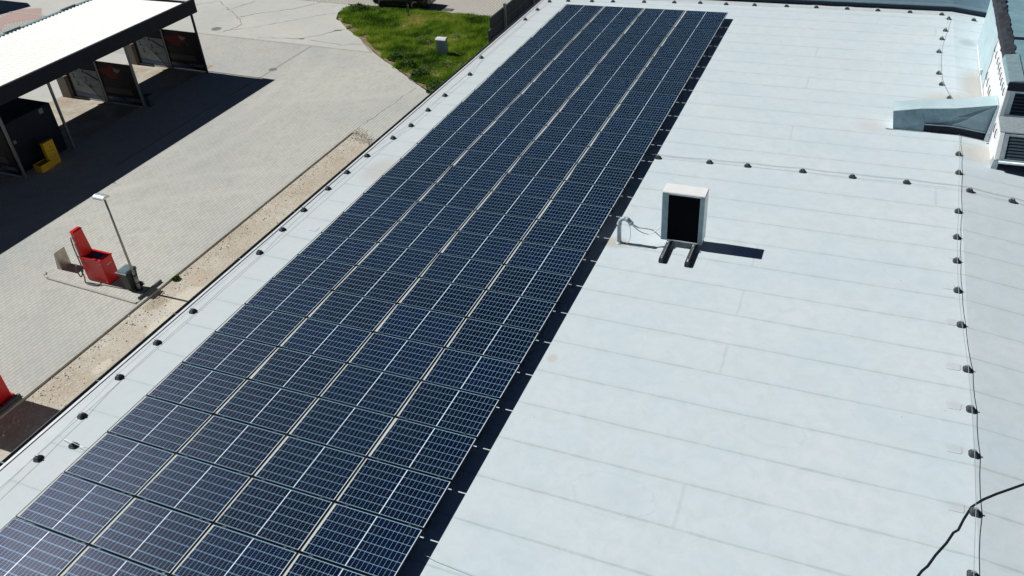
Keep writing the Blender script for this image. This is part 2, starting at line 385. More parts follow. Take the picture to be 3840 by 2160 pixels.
def mat_bayfloor():
    k = NT('wet_stained_concrete')
    n1 = k.noise(0.7, 6, 0.65, dist=0.7); n2 = k.noise(3.5, 6, 0.7)
    c = k.mix(k.rng(n1, 0.3, 0.68, 0, 1), (0.50, 0.48, 0.42), (0.32, 0.25, 0.17))
    c = k.mix(k.rng(n2, 0.55, 0.7, 0, 0.7), c, (0.62, 0.60, 0.55))
    k.base(c); k.rough(0.6); return k.m
M['bayfloor'] = mat_bayfloor()
M['pinkpave'] = simple('pink_pavers', (0.42, 0.30, 0.27), 0.9, var=0.12, scale=8)
M['soil'] = simple('weedy_soil', (0.20, 0.15, 0.085), 0.95, var=0.5, scale=3, bump=0.5)

def mat_grass():
    k = NT('grass_blades')
    at = k.n('ShaderNodeAttribute', attribute_name='tone'); f = at.outputs['Fac']
    c = k.ramp(f, [(0.0, (0.015, 0.05, 0.006)), (0.28, (0.11, 0.25, 0.016)), (0.58, (0.32, 0.44, 0.04)), (0.8, (0.34, 0.36, 0.07)), (1.0, (0.72, 0.58, 0.26))])
    k.base(c); k.rough(0.7)
    k.p.inputs['Specular IOR Level'].default_value = 0.2
    tr = k.n('ShaderNodeBsdfTranslucent'); k.t.links.new(c, tr.inputs[0])
    mx = k.n('ShaderNodeMixShader'); mx.inputs[0].default_value = 0.45
    k.t.links.new(k.p.outputs[0], mx.inputs[1]); k.t.links.new(tr.outputs[0], mx.inputs[2]); k.t.links.new(mx.outputs[0], k.out.inputs[0])
    return k.m
M['grass'] = mat_grass()

# ---------------- mesh helpers ----------------
class MB:
    def __init__(s): s.v = []; s.f = []; s.mi = []; s.cur = 0
    def add(s, vs, fs):
        b = len(s.v); s.v += [tuple(v) for v in vs]; s.f += [tuple(i + b for i in f) for f in fs]; s.mi += [s.cur] * len(fs); return s
    def box(s, x0, x1, y0, y1, z0, z1):
        return s.hexa([(x0, y0, z0), (x1, y0, z0), (x1, y1, z0), (x0, y1, z0)], [(x0, y0, z1), (x1, y0, z1), (x1, y1, z1), (x0, y1, z1)])
    def hexa(s, b, t):
        return s.add(list(b) + list(t), [(3, 2, 1, 0), (4, 5, 6, 7), (0, 1, 5, 4), (1, 2, 6, 5), (2, 3, 7, 6), (3, 0, 4, 7)])
    def prism(s, pts, z0, z1):   # polygon in xy, up
        n = len(pts)
        return s.add([(p[0], p[1], z0) for p in pts] + [(p[0], p[1], z1) for p in pts],
                     [tuple(range(n - 1, -1, -1)), tuple(range(n, 2 * n))] + [(i, (i + 1) % n, n + (i + 1) % n, n + i) for i in range(n)])
    def prism_y(s, pts, y0, y1):  # polygon in xz, along y
        n = len(pts)
        return s.add([(p[0], y0, p[1]) for p in pts] + [(p[0], y1, p[1]) for p in pts],
                     [tuple(range(n)), tuple(range(2 * n - 1, n - 1, -1))] + [(i, n + i, n + (i + 1) % n, (i + 1) % n) for i in range(n)])
    def prism_x(s, pts, x0, x1):
        n = len(pts)
        return s.add([(x0, p[0], p[1]) for p in pts] + [(x1, p[0], p[1]) for p in pts],
                     [tuple(range(n - 1, -1, -1)), tuple(range(n, 2 * n))] + [(i, (i + 1) % n, n + (i + 1) % n, n + i) for i in range(n)])
    def tube(s, pts, r, n=8, caps=True, radii=None):
        pts = [Vector(p) for p in pts]; base = len(s.v); m = len(pts)
        up = Vector((0, 0, 1)); prev = None
        for i, p in enumerate(pts):
            t = (pts[min(i + 1, m - 1)] - pts[max(i - 1, 0)]).normalized()
            a = t.cross(up) if prev is None else (prev - t * prev.dot(t))
            if a.length < 1e-3: a = t.cross(Vector((1, 0, 0)))
            a.normalize(); b = t.cross(a).normalized(); prev = a
            rr = radii[i] if radii else r
            for k in range(n):
                an = 2 * math.pi * k / n
                s.v.append(tuple(p + a * (rr * math.cos(an)) + b * (rr * math.sin(an))))
        for i in range(m - 1):
            for k in range(n):
                q = base + i * n; s.f.append((q + k, q + (k + 1) % n, q + n + (k + 1) % n, q + n + k)); s.mi.append(s.cur)
        if caps:
            s.f.append(tuple(base + k for k in range(n - 1, -1, -1))); s.f.append(tuple(base + (m - 1) * n + k for k in range(n))); s.mi += [s.cur] * 2
        return s
    def lathe(s, prof, c=(0, 0, 0), n=20, axis='z'):
        base = len(s.v)
        for r, h in prof:
            for k in range(n):
                a = 2 * math.pi * k / n; q = (r * math.cos(a), r * math.sin(a), h)
                if axis == 'y': q = (q[0], q[2], q[1])
                if axis == 'x': q = (q[2], q[0], q[1])
                s.v.append((q[0] + c[0], q[1] + c[1], q[2] + c[2]))
        for i in range(len(prof) - 1):
            for k in range(n):
                q = base + i * n; s.f.append((q + k, q + (k + 1) % n, q + n + (k + 1) % n, q + n + k)); s.mi.append(s.cur)
        s.f.append(tuple(base + k for k in range(n - 1, -1, -1))); s.f.append(tuple(base + (len(prof) - 1) * n + k for k in range(n))); s.mi += [s.cur] * 2
        return s
    def mesh(s, name, mats, bevel=0, smooth=False, fixn=True):
        me = bpy.data.meshes.new(name); me.from_pydata(s.v, [], s.f)
        for m in (mats if isinstance(mats, (list, tuple)) else [mats]): me.materials.append(m)
        if isinstance(mats, (list, tuple)): me.polygons.foreach_set('material_index', s.mi)
        bm = bmesh.new(); bm.from_mesh(me)
        if fixn: bmesh.ops.recalc_face_normals(bm, faces=bm.faces)
        if bevel:
            ed = [e for e in bm.edges if len(e.link_faces) == 2 and e.calc_face_angle(0) > 0.6]
            bmesh.ops.bevel(bm, geom=ed, offset=bevel, segments=2, affect='EDGES', clamp_overlap=True)
        bm.to_mesh(me); bm.free()
        if smooth:
            me.polygons.foreach_set('use_smooth', [True] * len(me.polygons))
        me.update(); return me
    def build(s, name, mats, parent=None, bevel=0, smooth=False, fixn=True):
        me = s.mesh(name, mats, bevel, smooth, fixn)
        if smooth:
            for p in me.polygons: p.use_smooth = len(p.vertices) == 4
        o = bpy.data.objects.new(name, me); COL.objects.link(o)
        if parent: o.parent = parent
        return o

def tag(o, label=None, cat=None, group=None, kind=None):
    if label: o['label'] = label
    if cat: o['category'] = cat
    if group: o['group'] = group
    if kind: o['kind'] = kind
    return o
def empty(name, mw, label, cat, group=None):
    o = bpy.data.objects.new(name, None); o.empty_display_size = 0.2; COL.objects.link(o)
    o.matrix_world = mw; return tag(o, label, cat, group)
def copy_tree(o, parent=None):
    c = o.copy(); COL.objects.link(c)
    if parent: c.parent = parent
    for ch in list(o.children): copy_tree(ch, c)
    return c
T = lambda x, y, z=0: Matrix.Translation((x, y, z))
def onroof(x, y, h=0, rz=0):
    """matrix of a thing standing on the roof, either side of the ridge"""
    if x <= XR: m = MROOF @ T(x, y, h)
    else: m = MROOF @ T(XR, y, 0) @ Matrix.Rotation(SL, 4, 'Y') @ T((x - XR) / math.cos(SL), 0, h)
    return m @ Matrix.Rotation(rz, 4, 'Z')
def rp(x, y, h=0): return onroof(x, y, h).translation
def struct(o): o['kind'] = 'structure'; return o
def text_mesh(name, body, size, mat, mw, parent, ext=0.002, bold=0.0, spacing=1.0):
    cu = bpy.data.curves.new(name, 'FONT'); cu.body = body; cu.size = size; cu.extrude = ext; cu.offset = bold; cu.space_character = spacing
    tmp = bpy.data.objects.new(name + '_tmp', cu); COL.objects.link(tmp)
    bpy.context.view_layer.update()
    me = bpy.data.meshes.new_from_object(tmp.evaluated_get(bpy.context.evaluated_depsgraph_get()))
    bpy.data.objects.remove(tmp, do_unlink=True)
    me.name = name; me.materials.clear(); me.materials.append(mat)
    o = bpy.data.objects.new(name, me); COL.objects.link(o); o.parent = parent; o.matrix_local = mw; return o

ORD = ['', 'first', 'second', 'third', 'fourth', 'fifth', 'sixth', 'seventh', 'eighth', 'ninth', 'tenth', 'eleventh', 'twelfth', 'thirteenth', 'fourteenth', 'fifteenth', 'sixteenth', 'seventeenth', 'eighteenth', 'nineteenth', 'twentieth', 'twenty-first', 'twenty-second', 'twenty-third', 'twenty-fourth', 'twenty-fifth', 'twenty-sixth', 'twenty-seventh', 'twenty-eighth']

# ======================================================= GROUND =====================================================
def sheet(name, pts, z, mat, thick=0.0):
    b = MB()
    if thick: b.prism(pts, z - thick, z)
    else: b.add([(p[0], p[1], z) for p in pts], [tuple(range(len(pts)))])
    return struct(b.build(name, mat))
sheet('ground', [(-700, -700), (700, -700), (700, 900), (-700, 900)], GZ - 0.16, M['concrete'])
sheet('paving', [(-30.0, -90), (-17.16, -90), (-17.16, -2.5), (-16.9, -2.3), (-16.6, -2.55), (-16.4, -2.35), (-16.1, -2.9), (-15.8, -2.8), (-15.5, -3.4), (-15.1, -3.2), (-14.6, -3.8), (-8.6, -4.2), (-8.6, 2.5), (-15.0, 2.5), (-16.2, 3.3), (-17.6, 4.3), (-19.4, 5.8), (-21.9, 7.45), (-30.0, 7.45)], GZ, M['pavers'], 0.14)
sheet('gravel_yard', [(-17.2, -90), (-8.0, -90), (-8.0, -2.0), (-17.2, -2.0)], GZ - 0.045, M['gravel'])
road = sheet('concrete_road', [(-120, 7.45), (-21.9, 7.45), (-23.9, 9.5), (-25.6, 11.0), (-27.4, 12.3), (-28.0, 13.5), (-28.0, 15.2), (-120, 15.6)], GZ - 0.006, M['concrete'], 0.14)
sheet('forecourt', [(-120, -90), (-30.0, -90), (-30.0, 7.45), (-120, 7.45)], GZ - 0.010, M['cobble'], 0.12)
sheet('rear_apron', [(-44.5, -60), (-35.6, -60), (-35.6, 3.0), (-44.5, 3.0)], GZ - 0.004, M['concrete'])
sheet('end_paving', [(-44.5, 3.0), (-30.0, 3.0), (-30.0, 7.45), (-44.5, 7.45)], GZ + 0.0, M['pavers'])
sheet('wash_bay_floor', [(-35.6, -60), (-30.0, -60), (-30.0, 3.0), (-35.6, 3.0)], GZ + 0.002, M['bayfloor'])
sheet('cobbled_street', [(-120, 15.6), (-28, 15.25), (60, 15.25), (60, 90), (-120, 90)], GZ - 0.012, M['cobble'], 0.12)
sheet('verge', [(-27.9, 15.25), (-27.75, 13.4), (-27.3, 12.35), (-25.55, 10.7), (-24.0, 9.55), (-22.3, 8.0), (-20.45, 6.55), (-18.25, 5.0), (-16.7, 3.8), (-15.3, 2.9), (-12, 2.5), (-8.6, 2.5), (-8.6, 15.25)], GZ + 0.004, M['soil'])
sheet('pink_paving', [(-51.6, 5.9), (-51.8, 8.2), (-50.3, 8.8), (-48.5, 7.1), (-50.1, 5.4), (-48.8, 3.9), (-50.2, 2.6)], GZ - 0.004, M['pinkpave'])
# road kerb and slab edge
struct(MB().box(-28.2, 30, 15.16, 15.28, GZ - 0.1, GZ + 0.07).build('street_kerb', M['stone'], bevel=0.01))
struct(MB().box(-60, -21.9, 7.39, 7.53, GZ - 0.1, GZ + 0.012).build('slab_edge_kerb', M['stone']))
struct(MB().box(-17.27, -17.15, -90, -2.6, GZ - 0.1, GZ + 0.02).build('kerb', M['stone'], bevel=0.008))
struct(MB().box(-26.17, -26.05, -9.0, 7.36, GZ - 0.05, GZ + 0.008).build('drain_channel', simple('channel_concrete', (0.33, 0.33, 0.30), 0.9)))
# cracks in the road, thin ribbons of dirt
def ribbon(pts, w, z):
    b = MB(); P = []
    for i in range(len(pts) - 1):
        a = Vector(pts[i]); c = Vector(pts[i + 1]); n = max(2, int((c - a).length / 0.25))
        for k in range(n): P.append(a.lerp(c, k / n) + Vector((random.gauss(0, 0.035), random.gauss(0, 0.035))))
    P.append(Vector(pts[-1]))
    L = []; Rr = []
    for i, p in enumerate(P):
        t = (P[min(i + 1, len(P) - 1)] - P[max(0, i - 1)]).normalized(); nn = Vector((-t.y, t.x)) * w * random.uniform(0.3, 1.2)
        L.append((p.x + nn.x, p.y + nn.y, z)); Rr.append((p.x - nn.x, p.y - nn.y, z))
    n = len(P)
    b.add(L + Rr, [(i, i + 1, n + i + 1, n + i) for i in range(n - 1)]); return b
for pts, wd in (([(-44, 10.2), (-39.2, 12.4), (-38.0, 13.5), (-35.9, 12.0), (-33.9, 10.5), (-33.1, 9.6), (-33.1, 9.1), (-33.4, 8.1)], 0.02), ([(-36.0, 12.0), (-35.4, 14.2)], 0.016), ([(-34.3, 10.9), (-33.4, 11.9), (-31.4, 13.5), (-30.3, 15.4)], 0.02),
                ([(-33.3, 8.4), (-31.8, 9.5), (-28.9, 12.7), (-28.0, 13.4)], 0.012), ([(-30.4, 7.8), (-27.8, 8.26), (-26.7, 9.2), (-26.2, 10.2), (-25.7, 10.7)], 0.02), ([(-26.8, 8.3), (-24.3, 8.1), (-23.0, 8.6)], 0.012)):
    b = ribbon(pts, wd, GZ + 0.003); b.build('crack', M['crack'], road)
for cx, cy, r in ((-27.5, 8.36, 0.22), (-26.05, 10.35, 0.24)):
    b = MB(); n = 14
    b.add([(cx + r * random.uniform(0.7, 1.5) * math.cos(i * 6.283 / n), cy + 0.35 * r * random.uniform(0.5, 1.3) * math.sin(i * 6.283 / n) + 0.25 * r * math.cos(i * 6.283 / n), GZ + 0.004) for i in range(n)], [tuple(range(n))])
    b.build('pothole', M['crack'], road)
# joint ruts in the paving
pj = MB()
for pts in ([(-26.1, 3.6), (-26.1, 7.3)], [(-20.4, 6.4), (-17.2, 0.2), (-16.9, -3.6)]): pass
struct(ribbon([(-17.2, -2.6), (-17.0, -0.5), (-16.7, 3.4)], 0.013, GZ + 0.003).build('paving_joint', M['crack']))

# weeds and grass
def in_poly(x, y, P):
    c = np.zeros(len(x), bool); n = len(P); j = n - 1
    for i in range(n):
        xi, yi = P[i]; xj, yj = P[j]
        c ^= ((yi > y) != (yj > y)) & (x < (xj - xi) * (y - yi) / (yj - yi + 1e-12) + xi); j = i
    return c
GP = [(-27.5, 12.5), (-27.9, 13.7), (-27.7, 15.0), (-26.1, 15.2), (-20, 15.15), (-10, 15.15), (-10, 2.9), (-15.4, 3.0), (-16.7, 3.95), (-18.26, 5.15), (-20.45, 6.75), (-22.25, 8.1), (-23.95, 9.8), (-25.5, 10.9), (-26.87, 12.05)]
N = 190000
gx = rng.uniform(-28, -12.5, N); gy = rng.uniform(2.8, 15.2, N)
def vn(x, y, s, seed):
    r = np.random.default_rng(seed); g = r.random((64, 64)); xs = x * s + 100; ys = y * s + 100
    xi = np.floor(xs).astype(int); yi = np.floor(ys).astype(int); fx = xs - xi; fy = ys - yi; fx = fx * fx * (3 - 2 * fx); fy = fy * fy * (3 - 2 * fy)
    G = lambda a, b: g[a % 64, b % 64]
    return (G(xi, yi) * (1 - fx) + G(xi + 1, yi) * fx) * (1 - fy) + (G(xi, yi + 1) * (1 - fx) + G(xi + 1, yi + 1) * fx) * fy
edge = (vn(gx, gy, 1.4, 1) - 0.5) * 0.9 - rng.exponential(0.12, N)
keep = in_poly(gx + edge, gy + edge * 0.6, GP)
den = vn(gx, gy, 0.9, 2) * 0.6 + vn(gx, gy, 3.1, 3) * 0.4
keep &= (rng.random(N) < np.clip(den * 1.9 - 0.05, 0.15, 1))
gx = gx[keep]; gy = gy[keep]; den = den[keep]; n = len(gx)
ht = 0.07 + 0.22 * np.clip(den, 0, 1) * rng.uniform(0.5, 1.2, n)
an = rng.uniform(0, 6.283, n); wd = rng.uniform(0.010, 0.028, n); lean = rng.uniform(0.04, 0.20, n); la = rng.uniform(0, 6.283, n)
z0 = np.full(n, GZ)
V = np.empty((n, 3, 3), np.float32)
V[:, 0] = np.stack([gx - np.cos(an) * wd, gy - np.sin(an) * wd, z0], 1); V[:, 1] = np.stack([gx + np.cos(an) * wd, gy + np.sin(an) * wd, z0], 1)
V[:, 2] = np.stack([gx + np.cos(la) * lean, gy + np.sin(la) * lean, z0 + ht], 1)
tone = 0.10 + 0.50 * vn(gx, gy, 0.55, 5) + 0.50 * (vn(gx, gy, 1.9, 6) - 0.5) + rng.normal(0, 0.16, n)
dry = np.exp(-(((gx + 22.4) / 2.0) ** 2 + ((gy - 13.7) / 0.8) ** 2)) + 0.8 * np.exp(-(((gx + 17.0) / 1.4) ** 2 + ((gy - 5.0) / 0.8) ** 2)) + 0.5 * np.exp(-(((gx + 18.5) / 4) ** 2 + ((gy - 14.9) / 0.3) ** 2))
tone = np.clip(tone + 0.55 * dry * rng.uniform(0.2, 1.2, n), 0, 1)
me = bpy.data.meshes.new('grass'); me.vertices.add(n * 3); me.vertices.foreach_set('co', V.ravel())
me.loops.add(n * 3); me.loops.foreach_set('vertex_index', np.arange(n * 3, dtype=np.int32)); me.polygons.add(n)
me.polygons.foreach_set('loop_start', np.arange(0, n * 3, 3, dtype=np.int32)); me.polygons.foreach_set('loop_total', np.full(n, 3, np.int32))
me.update(); me.materials.append(M['grass'])
ta = me.attributes.new('tone', 'FLOAT', 'POINT'); ta.data.foreach_set('value', np.repeat(tone, 3).astype(np.float32))
go = bpy.data.objects.new('grass', me); COL.objects.link(go)
tag(go, 'tall green weedy grass with dry yellow tufts on the verge', 'grass', kind='stuff')

def bush(x, y, r, h, seed, label):
    r0 = random.Random(seed); b = MB()
    for i in range(520):
        u = r0.uniform(0, 6.283); rr = r * math.sqrt(r0.random()); z = GZ + h * r0.random() * (1.1 - (rr / r) ** 2 * 0.8)
        c = Vector((x + rr * math.cos(u), y + rr * math.sin(u), z)); s = r0.uniform(0.03, 0.07)
        d1 = Vector((r0.gauss(0, 1), r0.gauss(0, 1), r0.gauss(0, .6))).normalized() * s; d2 = Vector((r0.gauss(0, 1), r0.gauss(0, 1), r0.gauss(0, .6))).normalized() * s
        b.add([c - d1, c + d2, c + d1, c - d2], [(0, 1, 2, 3)])
    for i in range(60):
        u = r0.uniform(0, 6.283); rr = r * math.sqrt(r0.random())
        b.add([(x, y, GZ), (x + .012, y, GZ), (x + rr * math.cos(u), y + rr * math.sin(u), GZ + h * .7)], [(0, 1, 2)])
    o = b.build('weed_clump', M['weeds'], fixn=False); return tag(o, label, 'weed', 'leafy weeds growing in the grass verge')
bush(-15.5, 3.35, 0.5, 0.55, 1, 'dark leafy weed clump by the roof edge at the grass tip')
bush(-17.3, 5.0, 0.55, 0.45, 2, 'dark leafy weed at the paving edge, next above the grass tip')
bush(-18.6, 6.0, 0.5, 0.4, 3, 'low leafy weed at the paving edge, between tip and cabinet')
bush(-26.8, 14.2, 0.7, 0.45, 4, 'dark leafy weeds at the far left end of the grass')
bush(-19.9, 6.9, 0.45, 0.35, 5, 'small leafy weed where paving and concrete road meet the grass')
bush(-17.0, -15.4, 0.11, 0.05, 6, 'tiny dry weed growing at the kerb beside the lamp')

# loose stones on the gravel
b = MB(); r0 = random.Random(3)
for i in range(2600):
    x = r0.uniform(-17.1, -12.5); y = r0.uniform(-26, -2.5)
    if r0.random() < 0.5: x = -17.08 + abs(r0.gauss(0, 0.5))
    s = r0.choice((0.012, 0.018, 0.018, 0.03, 0.045 if r0.random() < 0.25 else 0.02))
    q = [(s * r0.uniform(.6, 1.2) * a, s * r0.uniform(.6, 1.2) * c, 0) for a, c in ((1, 0), (0.3, .9), (-.8, .6), (-.7, -.7), (.4, -.9))]
    z = GZ - 0.048; hh = s * r0.uniform(.5, 1)
    b.add([(x + p[0], y + p[1], z) for p in q] + [(x + p[0] * .6, y + p[1] * .6, z + hh) for p in q], [(5, 6, 7, 8, 9)] + [(k, (k + 1) % 5, 5 + (k + 1) % 5, 5 + k) for k in range(5)])
tag(b.build('loose_stones', M['rock'], fixn=False), 'loose pale stones scattered over the gravel strip', 'stones', kind='stuff')

b = MB(); r0 = random.Random(9)
for i in range(900):
    t = r0.random(); x = -17.1 + 2.6 * t + r0.gauss(0, .12); y = -2.3 - 1.4 * t + r0.gauss(0, .22); s = r0.choice((.015, .02, .03, .05 if r0.random() < .3 else .02))
    b.add([(x - s, y - s * .7, GZ - .002), (x + s, y - s * .6, GZ - .002), (x + s * .8, y + s, GZ - .002), (x - s * .7, y + s, GZ - .002), (x, y, GZ + s * .8)], [(0, 1, 4), (1, 2, 4), (2, 3, 4), (3, 0, 4)])
tag(b.build('rubble', M['rock'], fixn=False), 'crumbled pale rubble where the gravel strip meets the block paving', 'rubble', kind='stuff')
# unseen gabled block, added left of the frame to shadow the corner
caster = empty('shadow_block', T(-57.2, 7.6, GZ), 'unseen gabled block left of the frame, added to cast the corner shadow', 'shadow_block')
MB().box(-1.5, 1.5, -1.5, 1.5, 0, 2.9).build('wall', M['wallrender'], caster)
MB().prism_x([(-1.8, 2.901), (1.8, 2.901), (1.2, 3.9)], -1.8, 1.8).build('roof', M['navy'], caster)
# covers, grates
def cover(x, y, r, label, z=GZ + 0.003):
    e = empty('manhole_cover', T(x, y, z), label, 'manhole cover', 'manhole covers in the yard')
    MB().lathe([(r, -0.02), (r, 0.006), (r * 0.86, 0.006)], n=24).build('ring', M['stone'], e)
    MB().lathe([(r * 0.84, -0.02), (r * 0.84, 0.010), (r * 0.7, 0.012)], n=24).build('lid', simple('cast_iron', (0.17, 0.17, 0.16), 0.7), e)
cover(-34.26, 8.47, 0.36, 'round iron manhole cover in the cracked concrete road')
cover(-26.13, 3.44, 0.28, 'small round manhole cover in the drain line on the block paving')
e = empty('drain_grate', T(-20.8, 15.9, GZ + 0.0), 'rectangular drain grate in the cobbled street behind the car', 'drain grate')
f = MB(); f.box(-.32, .32, -.22, -.17, -.05, .02); f.box(-.32, .32, .17, .22, -.05, .02); f.box(-.32, -.27, -.17, .17, -.05, .02); f.box(.27, .32, -.17, .17, -.05, .02); f.build('frame', simple('rust_iron', (.10, .085, .08), .8), e)
f = MB()
for i in range(7): f.box(-.24 + i * .075, -.21 + i * .075, -.17, .17, -.04, .012)
f.build('bars', M['galv'], e)

# ======================================================= MAIN BUILDING =====================================================
YB0, YB1 = -60.0, 2.22; XE = -8.36; XW = 26.0
bld = empty('warehouse', MROOF @ T(0, 0, 0), 'large flat roofed building with pale welded roof membrane and solar panels', 'building')
b = MB(); zr = -math.tan(SL) * (XW - XR)
b.add([(XE, YB0, 0), (XR, YB0, 0), (XR, YB1, 0), (XE, YB1, 0), (XW, YB0, zr), (XW, YB1, zr)], [(0, 1, 2, 3), (1, 4, 5, 2)])
b.build('roof_membrane', M['roof'], bld)
b = MB(); b.box(XE + 0.03, XR, YB0 + .1, YB1 - .1, -6.1, -0.03); b.prism_y([(XR, -6.6), (XW - .05, -6.6), (XW - .05, zr - .03), (XR, -.03)], YB0 + .1, YB1 - .1)
b.build('wall', M['wallrender'], bld)
b = MB(); b.box(XE - 0.005, XE + 0.40, YB0, YB1, 0.002, 0.004); b.box(XE + 0.40, XR, YB1 - 0.42, YB1, 0.002, 0.004)
b.build('edge_flashing', M['flash'], bld)
b = MB()
b.box(XE - 0.03, XE + 0.05, YB0, YB1 + .02, 0.0045, 0.022)
b.build('edge_trim', simple('pale_edge_metal', (0.66, 0.68, 0.70), 0.5, 0.1), bld, bevel=0.008)
b = MB()
pr = [(XE - 0.02, 0.01), (XE - 0.02, -0.12), (XE - 0.16, -0.12), (XE - 0.16, 0.0), (XE - 0.145, 0.0), (XE - 0.145, -0.10), (XE - 0.035, -0.10), (XE - 0.035, 0.01)]
b.prism_y(pr, YB0, YB1); b.build('gutter', M['gutter'], bld)
for y in np.arange(-30, 2.2, 2.4): MB().box(XE - 0.165, XE - 0.01, y, y + 0.03, -0.004, 0.006).build('gutter_strap', M['gutter'], bld)
# old welded-over holder marks left of the ridge wire
for x, y in ((7.89, -18.04), (7.86, -19.47), (7.85, -20.6), (7.84, -21.72), (7.85, -23.04), (7.89, -24.32), (7.80, -16.75), (7.92, -15.49), (-7.4, -18.6)):
    MB().prism([(x - .13, y - .07), (x - .10, y - .11), (x + .10, y - .11), (x + .13, y - .07), (x + .13, y + .07), (x + .10, y + .11), (x - .10, y + .11), (x - .13, y + .07)], 0.001, 0.006).build('weld_patch', M['roof'], bld, bevel=0.003)
# the next building beyond the far edge: dark upstand with a pale cap and a grey metal roof
nb = empty('rear_building', MROOF, 'dark walled building with grey metal roof just beyond the far roof edge', 'building')
b = MB(); y0 = 2.30
xs = [-2.6, XR, 26]; zt = [0.17, 0.17, 0.17 - math.tan(SL) * (26 - XR)]
for i in range(2):
    b.hexa([(xs[i], y0, -6), (xs[i + 1], y0, -6), (xs[i + 1], y0 + .25, -6), (xs[i], y0 + .25, -6)], [(xs[i], y0, zt[i]), (xs[i + 1], y0, zt[i + 1]), (xs[i + 1], y0 + .25, zt[i + 1]), (xs[i], y0 + .25, zt[i])])
b.build('wall', simple('slate_blue_wall', (0.022, 0.042, 0.065), 0.8), nb)
b = MB()
for i in range(2):
    b.hexa([(xs[i], y0 - .04, zt[i] + .002), (xs[i + 1], y0 - .04, zt[i + 1] + .002), (xs[i + 1], y0 + .3, zt[i + 1] + .002), (xs[i], y0 + .3, zt[i] + .002)], [(xs[i], y0 - .04, zt[i] + .03), (xs[i + 1], y0 - .04, zt[i + 1] + .03), (xs[i + 1], y0 + .3, zt[i + 1] + .03), (xs[i], y0 + .3, zt[i] + .03)])
b.build('cap_flashing', simple('cap_metal', (0.16, 0.24, 0.29), 0.5, 0.2), nb)
b = MB()
b.add([(-2.6, y0 + .3, .12), (XR, y0 + .3, .12), (XR, y0 + 22, .12), (-2.6, y0 + 22, .12), (26, y0 + .3, zt[2]), (26, y0 + 22, zt[2])], [(0, 1, 2, 3), (1, 4, 5, 2)])
b.build('roof', simple('rear_roof_metal', (.10, .17, .22), .6), nb)

# ======================================================= SOLAR PANELS =====================================================
HX, HY, TH = 0.8480, 0.5180, 0.035
PXp, PYp = 1.71364, 1.058
fm = MB()
for a in ((-HX, HX, -HY, -HY + .015), (-HX, HX, HY - .015, HY), (-HX, -HX + .013, -HY + .015, HY - .015), (HX - .013, HX, -HY + .015, HY - .015)): fm.box(*a, -TH, 0)
frame_me = fm.mesh('frame', M['frame'])
cm = MB().box(-HX + .013, HX - .013, -HY + .015, HY - .015, -0.012, -0.003).mesh('cell_sheet', M['cells'])
cl = MB().box(-.02, .02, -.014, .014, -.01, .006); cl.box(-.026, .026, -.026, .026, .001, .004); clamp_me = cl.mesh('clamp', simple('clamp_metal', (.06, .07, .08), .4, .5))
def make_panel():
    r = empty('solar_panel', Matrix.Identity(4), 'x', 'solar panel', 'solar panels in four long columns on the roof')
    for nme, me_ in (('frame', frame_me), ('cell_sheet', cm)):
        o = bpy.data.objects.new(nme, me_); COL.objects.link(o); o.parent = r
    return r
CN = ['column nearest the gutter', 'column second from the gutter', 'column second from the shadow strip', 'column beside the shadow strip']
pr0 = make_panel(); first = True
for c in range(4):
    for k in range(28):
        if k == 27 and c > 1: continue
        p = pr0 if first else copy_tree(pr0); first = False
        x = (c - 3.5) * PXp; y = -(k + 0.5) * PYp
        j = Euler((random.gauss(0, .0012), random.gauss(0, .0012), random.gauss(0, .0006)))
        p.matrix_world = MR @ T(x, y, random.gauss(0, .001)) @ j.to_matrix().to_4x4()
        p['label'] = 'solar panel, %s from the far end, in the %s' % (ORD[k + 1], CN[c])
        p.name = 'solar_panel'
        if k >= 13:
            for sx in (-1, 1):
                o = bpy.data.objects.new('clamp', clamp_me); COL.objects.link(o); o.parent = p; o.location = (sx * 0.60, HY + 0.012, 0.0)
# rails under the panels, two to a column, on low blocks
RN = ['gutter side', 'gap side']
for c in range(4):
    for s in (-1, 1):
        xc = (c - 3.5) * PXp + s * 0.665 + (0.05 if s > 0 else 0)
        o = MB().box(-.022, .022, -28.75, -0.05, -0.045, 0).build('mounting_rail', M['alu'])
        o.matrix_world = MR @ T(xc, 0, -TH - .004)
        tag(o, 'aluminium rail under the %s, on its %s' % (CN[c], 'left' if s < 0 else 'right'), 'mounting rail', 'mounting rails under the solar panels')
        for y in np.arange(-28.3, -0.2, 2.0 * PYp):
            f = MB().box(-.05, .05, y - .08, y + .08, -RH + TH + .006, -.0455).build('support_foot', M['black'], o)

# ======================================================= LIGHTNING WIRES =====================================================
hb = MB(); hb.prism([(-.085, -.05), (-.05, -.075), (.05, -.075), (.085, -.05), (.085, .05), (.05, .075), (-.05, .075), (-.085, .05)], 0, .03)
hb.hexa([(-.075, -.06, .03), (.075, -.06, .03), (.075, .06, .03), (-.075, .06, .03)], [(-.045, -.045, .075), (.045, -.045, .075), (.045, .045, .075), (-.045, .045, .075)])
hbase = hb.mesh('block', M['holder'], bevel=.006)
hc = MB(); hc.box(-.012, .012, -.03, -.008, .076, .105); hc.box(-.012, .012, .008, .03, .076, .105); hc.box(-.016, .016, -.034, .034, .106, .112)
hclip = hc.mesh('clip', M['zinc'])
def make_holder():
    r = empty('wire_holder', Matrix.Identity(4), 'x', 'wire holder')
    for nme, me_ in (('block', hbase), ('clip', hclip)):
        o = bpy.data.objects.new(nme, me_); COL.objects.link(o); o.parent = r
    return r
h0 = make_holder(); used = [False]
def holder(x, y, rz, label, group, sc=1.0):
    h = copy_tree(h0) if used[0] else h0
    used[0] = True
    h.matrix_world = onroof(x, y, 0.0, rz) @ Matrix.Scale(sc, 4); h['label'] = label; h['group'] = group; h.name = 'wire_holder'
    return h
